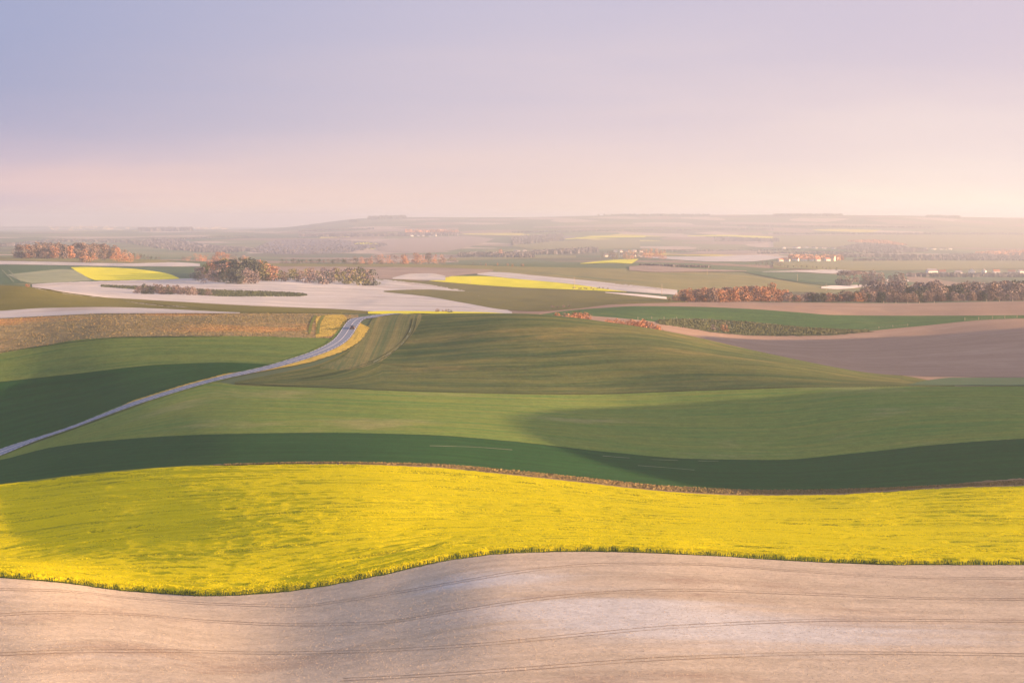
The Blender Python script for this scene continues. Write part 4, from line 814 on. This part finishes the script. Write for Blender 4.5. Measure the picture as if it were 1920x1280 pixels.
# clods and small stones lying on the nearest bare soil, a little denser along the drill rows
def clods(n=110000):
    px = rng.uniform(-80, 2000, n); yf = np.interp(px, np.arange(-300, 2221, 20.0), hit(np.arange(-300, 2221, 20.0), curve(FRONT, np.arange(-300, 2221, 20.0))))
    y = 236+(yf-0.8-236)*rng.random(n); x = y*(px-960)/F
    v_ = (y-60)/(yf-60)*290; keep = np.sin(v_*2*math.pi/1.4+vnoise(x/15, v_/9, 51)*3) > rng.uniform(-1.3, 1, n); x, y = x[keep], y[keep]; n = len(x); z = H(x, y)+6e-5*y
    s_ = 0.035+0.06*rng.random(n)**2; a = rng.uniform(0, 6.28, n); V = np.empty((n, 4, 3))
    for k in range(3):
        V[:, k] = np.stack([x+s_*1.3*np.cos(a+k*2.094), y+s_*np.sin(a+k*2.094), z-0.01], -1)
    V[:, 3] = np.stack([x+rng.normal(0, .01, n), y, z+s_*1.1], -1)
    b = (np.arange(n)*4)[:, None]; T = np.concatenate([b+np.array([[0, 1, 3]]), b+np.array([[1, 2, 3]]), b+np.array([[2, 0, 3]])])
    M['clod'] = plain('soil_clod', (0.42, 0.365, 0.29, 1), 0.95, 0.05, 0.3, 1.5)
    tag(link('soil_clods', mesh_np('soil_clods', V.reshape(-1, 3), T, M['clod'], smooth=False)), 'clods and small stones on the bare foreground soil', 'clods', kind='stuff')
clods()

# ------------------------------------------------------------------ small built things
def boxv(x0, x1, y0, y1, z0, z1):
    return [(x0, y0, z0), (x1, y0, z0), (x1, y1, z0), (x0, y1, z0), (x0, y0, z1), (x1, y0, z1), (x1, y1, z1), (x0, y1, z1)], [[0, 3, 2, 1], [4, 5, 6, 7], [0, 1, 5, 4], [1, 2, 6, 5], [2, 3, 7, 6], [3, 0, 4, 7]]
def boxes(name, L, mat):
    V, Fc = [], []
    for b in L:
        v, f = boxv(*b); o = len(V); V += v; Fc += [[i+o for i in q] for q in f]
    return mesh_np(name, V, Fc, mat, smooth=False)
M['wall_white'] = plain('white_render', (0.78, 0.75, 0.71, 1), 0.85, 0.1, 0.05, 0.5)
M['wall_cream'] = plain('cream_render', (0.74, 0.62, 0.45, 1), 0.85, 0.1, 0.05, 0.5)
M['slate'] = plain('slate_roof', (0.20, 0.20, 0.23, 1), 0.6, 0.3, 0.15, 1)
M['tile_red'] = plain('red_tile_roof', (0.42, 0.19, 0.12, 1), 0.8, 0.1, 0.2, 1)
M['window'] = plain('window_glass', (0.06, 0.07, 0.09, 1), 0.2, 0.5, 0.05)
M['wood'] = plain('weathered_post', (0.55, 0.46, 0.34, 1), 0.85, 0.1, 0.2, 3)
M['metal'] = plain('galvanised_metal', (0.45, 0.46, 0.48, 1), 0.5, 0.4, 0.1)
HM = {}
def house_parts(w_, d_, h_, rf):
    key = (w_, d_, h_, rf)
    if key in HM: return HM[key]
    x, y = w_/2, d_/2; rh = d_*0.42
    wallv = [(-x, -y, -1), (x, -y, -1), (x, y, -1), (-x, y, -1), (-x, -y, h_), (x, -y, h_), (x, y, h_), (-x, y, h_), (-x, 0, h_+rh), (x, 0, h_+rh)]
    me = bpy.data.meshes.new('wall'); me.from_pydata(wallv, [], [(0, 1, 5, 4), (2, 3, 7, 6), (1, 2, 6, 9, 5), (3, 0, 4, 8, 7)]); me.materials.append(M['wall_white'])
    e = 0.35; s_ = rh/y; zt = h_+rh+0.05
    rv = [(-x-e, -y-e, h_-e*s_+.05), (x+e, -y-e, h_-e*s_+.05), (x+e, 0, zt), (-x-e, 0, zt), (-x-e, y+e, h_-e*s_+.05), (x+e, y+e, h_-e*s_+.05)]
    rv += [(a, b, c+0.22) for a, b, c in rv]
    rm = bpy.data.meshes.new('roof'); rm.from_pydata(rv, [], [(6, 7, 8, 9), (9, 8, 11, 10), (0, 3, 2, 1), (3, 4, 5, 2), (0, 1, 7, 6), (4, 10, 11, 5), (0, 6, 9, 3), (3, 9, 10, 4), (1, 2, 8, 7), (2, 5, 11, 8)]); rm.materials.append(M['slate'] if rf == 's' else M['tile_red'])
    ch = boxes('chimney', [(x*0.7-.4, x*0.7+.4, -.4, .4, h_+rh-.6, h_+rh+1.3)], M['tile_red'])
    wn = [boxes('window', [(wx-.6, wx+.6, -y-.06, -y+.1, 1.0, 2.3)], M['window']) for wx in np.linspace(-x+1.6, x-1.6, 3)]
    dr = boxes('door', [(-x*0.3-.5, -x*0.3+.5, -y-.08, -y+.1, 0, 2.1)], M['slate'])
    HM[key] = (me, rm, ch, wn, dr); return HM[key]
def house(px, y, w_, d_, h_, rf, rz, label, group=None, detail=True, sink=None, wall=None):
    p = atY(px, y); o = empty('house', p, rz); me, rm, ch, wn, dr = house_parts(w_, d_, h_, rf)
    if wall:
        key = ('w', w_, d_, h_, wall)
        if key not in HM:
            m2 = me.copy(); m2.materials.clear(); m2.materials.append(M[wall]); HM[key] = m2
        me = HM[key]
    link('wall', me, o); r_ = link('roof', rm, o)
    if detail:
        link('chimney', ch, r_)
        for q in wn: link('window', q, o)
        link('door', dr, o)
    return tag(o, label, 'house', group)
def yof(px, py, ymin=2000): return float(hit([px], [py], ymin)[0])
for px, py, w_, d_, h_, rf, rz, lb in (
 (1747, 514, 17, 9, 5, 's', .35, 'white farmhouse with grey roof left of its neighbours above the belt'),
 (1767, 513, 11, 8, 3.2, 't', -.1, 'low white outbuilding right of the white farmhouse'),
 (1797, 514, 12, 8, 3.2, 's', .2, 'low white cottage between the farmhouse and the tall gable'),
 (1822, 514, 13, 12, 5.5, 's', 1.3, 'white house with the tall steep gable above the belt'),
 (1845, 512, 8, 7, 4, 's', 1.0, 'tiny white house right of the tall gable'),
 (1868, 512, 12, 8, 3.4, 't', .1, 'pink roofed cottage near the right edge'),
 (1897, 513, 13, 8, 3.6, 't', -.2, 'pale cottage with reddish roof at the right edge'),
 (1914, 512, 9, 7, 3.6, 's', .4, 'last white cottage at the right edge'),
 (1558, 489, 17, 12, 6, 't', -.5, 'glowing cream house with orange roof in the far hamlet')):
    house(px, yof(px, py), w_*1.35, d_*1.3, h_*1.35, rf, rz, lb, wall='wall_cream' if 'cream' in lb else None)
hamlets = [(1462, 490, 4, 1475, 475, 't', 'in the hamlet left of the glowing one'), (1488, 489.5, 5, 1545, 475, 't', 'in the row beside the glowing house'), (1470, 466, 5, 1525, 463, 's', 'in the white farm on the far slope'), (1530, 467, 5, 1560, 464, 's', 'in the second white farm on the far slope'),
 (1700, 470, 3, 1712, 466, 's', 'in the hamlet on the far right slope'), (1725, 468, 7, 1780, 466, 's', 'in the white row on the far right slope'), (1835, 476, 3, 1858, 474, 's', 'low in the far right hamlet'), (1865, 474, 4, 1882, 471, 's', 'in the far right hamlet by the russet wood'),
 (1135, 481, 6, 1195, 479, 's', 'in the far central village'), (1150, 473, 5, 1200, 470, 's', 'in the upper row of the far central village'), (963, 473, 3, 980, 472, 's', 'in the small farm left of the village'), (770, 443, 5, 812, 440, 's', 'in the hillside farm under the skyline'), (590, 441, 3, 612, 440, 's', 'in the tiny far left hillside farm')]
for a, b, n_, c, d, rf, wh in hamlets:
    for i in range(n_):
        px = a+(c-a)*(i+0.5*random.random())/max(n_-1, 1); py = b+random.uniform(-.6, .6)
        y = yof(px, py); k = random.choice(((12, 8, 4.2), (15, 9, 4.6), (10, 8, 3.6)))
        house(px, y, *k, rf, random.uniform(-.5, .6), '%s white house %s, %s' % (('small', 'larger')[k[0] > 12], wh, ('leftmost', 'second from the left', 'third from the left', 'fourth from the left', 'fifth from the left', 'sixth from the left', 'rightmost')[i if i < n_-1 else 6]), 'houses %s' % wh)
# the far town on the left horizon: pale blocks catching the low sun
TB_ = [boxes('block', [(-w_/2, w_/2, -8, 8, -12, h_), (-w_/2+2, -w_/2+8, -5, 5, h_, h_+2)], M[mm]) for w_, h_, mm in ((16, 7, 'wall_cream'), (22, 4, 'wall_cream'), (8, 8, 'wall_cream'), (18, 5, 'tile_red'))]
for i in range(58):
    px = random.choice((random.uniform(85, 265), random.uniform(85, 265), random.uniform(345, 425))); y = random.uniform(18800, 21500)
    o = link('town_building', random.choice(TB_), None, atY(px, y)); o.rotation_euler = (0, 0, random.uniform(-.7, .5)); o.scale = (random.uniform(1.3, 2.8), 1.5, random.uniform(1.1, 2.2))
    tag(o, 'pale block of the far town on the left horizon', 'building', 'far town buildings on the left horizon')
# fences
def fence(pxpy, h_, label, ymin, ymax, r=0.13):
    pts = [at(a, b, ymin=ymin, ymax=ymax) for a, b in pxpy]; o = empty('fence', pts[0]); tag(o, label, 'fence')
    V, Fc = [], []
    pm = boxes('post', [(-r, r, -r, r, -0.3, h_), (-r*.7, r*.7, -r*.7, r*.7, h_, h_+.06)], M['wood'])
    for p in pts: link('post', pm, o, p-pts[0])
    for hh in (0.45, 0.95):
        V, Fc = [], []
        for p, q in zip(pts[:-1], pts[1:]):
            if (q-p).length > 45: continue
            a = p-pts[0]+Vector((0, 0, hh)); b = q-pts[0]+Vector((0, 0, hh)); k = len(V); e = 0.012
            V += [a, b, b+Vector((0, 0, e)), a+Vector((0, 0, e)), a+Vector((0, e, 0)), b+Vector((0, e, 0))]; Fc += [[k, k+1, k+2, k+3], [k, k+1, k+5, k+4]]
        if Fc: link('wire', mesh_np('wire', [tuple(v) for v in V], Fc, M['metal'], smooth=False), o)
    return o
fence([(px, 569.5 if px < 1760 else 566) for px in (1657, 1680, 1702, 1724, 1752, 1850, 1874, 1899, 1921)], 1.9, 'row of sunlit fence posts on the crest of the rosy brown field', 1200, 1425, .17)
fence([(1196, 599), (1222, 598), (1245, 598), (1269, 598.5), (1293, 601), (1318, 603), (1342, 605), (1367, 607), (1391, 609), (1416, 612), (1439, 615), (1465, 617), (1490, 620)], 1.5, 'line of pale posts above the dark scrubby bank', 1000, 1330)
fence([(1541, 628), (1568, 626), (1595, 623), (1622, 620), (1648, 616), (1674, 613), (1702, 611)], 1.3, 'posts along the lower edge of the pasture at right', 1000, 1330, .1)
fence([(1809, 601), (1835, 599.5), (1861, 598), (1884, 597), (1907, 596)], 1.7, 'posts at the right end of the pasture', 1000, 1330, .15)
# poles
def pole(px, py, h_, label, ymin=1200, arm=True, mat='wood'):
    p = at(px, py, ymin=ymin); o = empty('utility_pole', p)
    V, Fc = [], []
    for z, r in ((-0.5, .19), (h_, .11)):
        for i in range(8): V.append((r*math.cos(i*.785), r*math.sin(i*.785), z))
    Fc = [[i, (i+1) % 8, 8+(i+1) % 8, 8+i] for i in range(8)]
    link('shaft', mesh_np('shaft', V, Fc, M[mat]), o)
    if arm:
        link('crossarm', boxes('crossarm', [(-1.1, 1.1, -.08, .08, h_-.7, h_-.5)], M[mat]), o)
        for s_ in (-.9, 0, .9): link('insulator', boxes('insulator', [(s_-.08, s_+.08, -.08, .08, h_-.5, h_-.2)], M['metal']), o)
    return tag(o, label, 'pole')
pole(1077, 543, 13, 'thin utility pole crossing the far yellow wedge', 1500)
pole(1241, 553, 11, 'thin utility pole before the mauve strip at centre right', 1500)
pole(882, 531, 4.5, 'short pole in front of the far yellow wedge', 1500, False)
pole(1495, 528, 10, 'white pole in the blue green hollow', 2000)
pole(1549, 546, 9, 'white pole at the left end of the belt trees', 1600)
pole(1326, 516, 9, 'pale pole on the olive meadow', 2000)
def mast():
    p = atY(308, 14500); o = empty('radio_mast', p)
    V = [(-1.6, -1.6, -1), (1.6, -1.6, -1), (0, 1.8, -1), (-.4, -.4, 55), (.4, -.4, 55), (0, .5, 55)]
    link('tower', mesh_np('tower', V, [[0, 1, 4, 3], [1, 2, 5, 4], [2, 0, 3, 5]], M['metal'], smooth=False), o)
    link('antenna', boxes('antenna', [(-.25, .25, -.25, .25, 55, 62)], M['metal']), o); tag(o, 'tall thin mast on the far left wooded hill', 'mast')
mast()

# ------------------------------------------------------------------ the car
def car():
    L = road; i = int(np.argmin(np.abs(960+F*L[:, 0]/L[:, 1]-657)+np.abs(HY+F*(ZC-H(L[:, 0], L[:, 1]))/L[:, 1]-617)))
    c = offset_line(L, 1.45)[i]; d = L[i+4]-L[i-4]; z = float(H(c[0], c[1]))+6e-5*c[1]*6+0.06
    dz = float(H(*(c+d))-H(*(c-d)))/(2*np.linalg.norm(d)); o = empty('car', (c[0], c[1], z), math.atan2(d[1], d[0])-math.pi/2)
    o.rotation_euler.x = math.atan(dz)
    M['carpaint'] = plain('car_paint', (0.05, 0.05, 0.07, 1), 0.25, 0.6, 0.02); M['tyre'] = plain('tyre_rubber', (0.02, 0.02, 0.02, 1), 0.8, 0.2, 0.05)
    M['lamp_red'] = plain('tail_lamp', (0.45, 0.03, 0.02, 1), 0.3, 0.5, 0.02); M['plate'] = plain('number_plate', (0.8, 0.8, 0.78, 1), 0.5, 0.3, 0.02); M['chrome'] = plain('wheel_rim', (0.5, 0.5, 0.52, 1), 0.3, 0.6, 0.02)
    def loft(name, secs, mat, smooth=True):     # secs: (y, halfwidth_bottom, halfwidth_top, z0, z1)
        V, Fc = [], []
        for y, wb, wt, z0, z1 in secs:
            r = min(0.12, (z1-z0)*.3)
            V += [(-wb, y, z0), (-wb*1.0, y, z0+r), (-wt, y, z1-r), (-wt*.88, y, z1), (wt*.88, y, z1), (wt, y, z1-r), (wb, y, z0+r), (wb, y, z0)]
        for s_ in range(len(secs)-1):
            for k in range(8): a = s_*8+k; b = s_*8+(k+1) % 8; Fc.append([a, b, b+8, a+8])
        n_ = len(secs)-1
        for base in (0, n_*8): Fc += [[base, base+1, base+6, base+7], [base+1, base+2, base+5, base+6], [base+2, base+3, base+4, base+5]]
        return mesh_np(name, V, Fc, mat, smooth=False)
    link('body', loft('body', [(-2.1, .78, .76, .38, .82), (-2.0, .86, .84, .26, .98), (-1.2, .9, .88, .22, 1.0), (.6, .9, .88, .22, .98), (1.3, .88, .84, .22, .88), (2.0, .82, .76, .26, .74), (2.12, .72, .66, .34, .62)], M['carpaint']), o)
    link('cabin_glass', loft('cabin', [(-1.95, .80, .70, .90, 1.02), (-1.55, .80, .66, .90, 1.42), (-.9, .80, .66, .90, 1.47), (.2, .80, .66, .9, 1.47), (.55, .80, .66, .88, 1.36), (1.15, .80, .72, .86, .95)], M['window']), o)
    link('roof', boxes('roof', [(-.62, .62, -1.5, .35, 1.44, 1.50)], M['carpaint']), o)
    for s_ in (-1, 1):
        link('tail_lamp', boxes('tail_lamp', [(s_*.72-.12, s_*.72+.12, -2.12, -1.96, .72, .96)], M['lamp_red']), o)
        link('headlight', boxes('headlight', [(s_*.62-.14, s_*.62+.14, 1.98, 2.10, .56, .70)], M['plate']), o)
        link('mirror', boxes('mirror', [(s_*.98-.1, s_*.98+.1, .62, .78, .92, 1.06)], M['carpaint']), o)
        for y in (-1.3, 1.32):
            V, Fc = [], []
            for k, xx in enumerate((.70, .92)):
                for t_ in range(14): V.append((s_*xx, y+.32*math.cos(t_*6.2832/14), .32+.32*math.sin(t_*6.2832/14)))
            Fc = [[t_, (t_+1) % 14, 14+(t_+1) % 14, 14+t_] for t_ in range(14)]
            wh = bpy.data.meshes.new('tyre'); wh.from_pydata(V, [], [tuple(q) for q in Fc]+[tuple(range(14)), tuple(range(27, 13, -1))]); wh.materials.append(M['tyre'])
            wo_ = link('wheel', wh, o)
            V2 = [(s_*.935, y+.19*math.cos(t_*6.2832/10), .32+.19*math.sin(t_*6.2832/10)) for t_ in range(10)]
            rm = bpy.data.meshes.new('rim'); rm.from_pydata(V2, [], [tuple(range(10))]); rm.materials.append(M['chrome']); link('rim', rm, wo_)
    link('bumper', boxes('bumper', [(-.84, .84, -2.2, -2.02, .32, .52)], M['carpaint']), o)
    link('number_plate', boxes('number_plate', [(-.26, .26, -2.225, -2.2, .36, .48)], M['plate']), o)
    tag(o, 'small dark car driving up the road towards the crest', 'car')
car()

# ------------------------------------------------------------------ the hazy evening air
zl = 100-max(DROP.max(), 0)-6
hv, hf = boxv(-23000, 23000, -23000, 23000, min(-40.0, float(GZ.min())-1.0), float(GZ.max())+30)
hm = bpy.data.meshes.new('haze'); hm.from_pydata(hv, [], [tuple(q) for q in hf])
m = bpy.data.materials.new('haze_air'); m.use_nodes = True; n = NT(m.node_tree)
vol = n.n('ShaderNodeVolumePrincipled'); vol.inputs['Color'].default_value = (0.72, 0.83, 1.0, 1); vol.inputs['Density'].default_value = HAZE_DENSITY; vol.inputs['Anisotropy'].default_value = 0.5
out = n.n('ShaderNodeOutputMaterial'); n.k(vol.outputs[0], out.inputs['Volume'])
hm.materials.append(m); tag(link('haze', hm), 'thin rosy evening haze filling the whole valley', 'haze', kind='stuff')
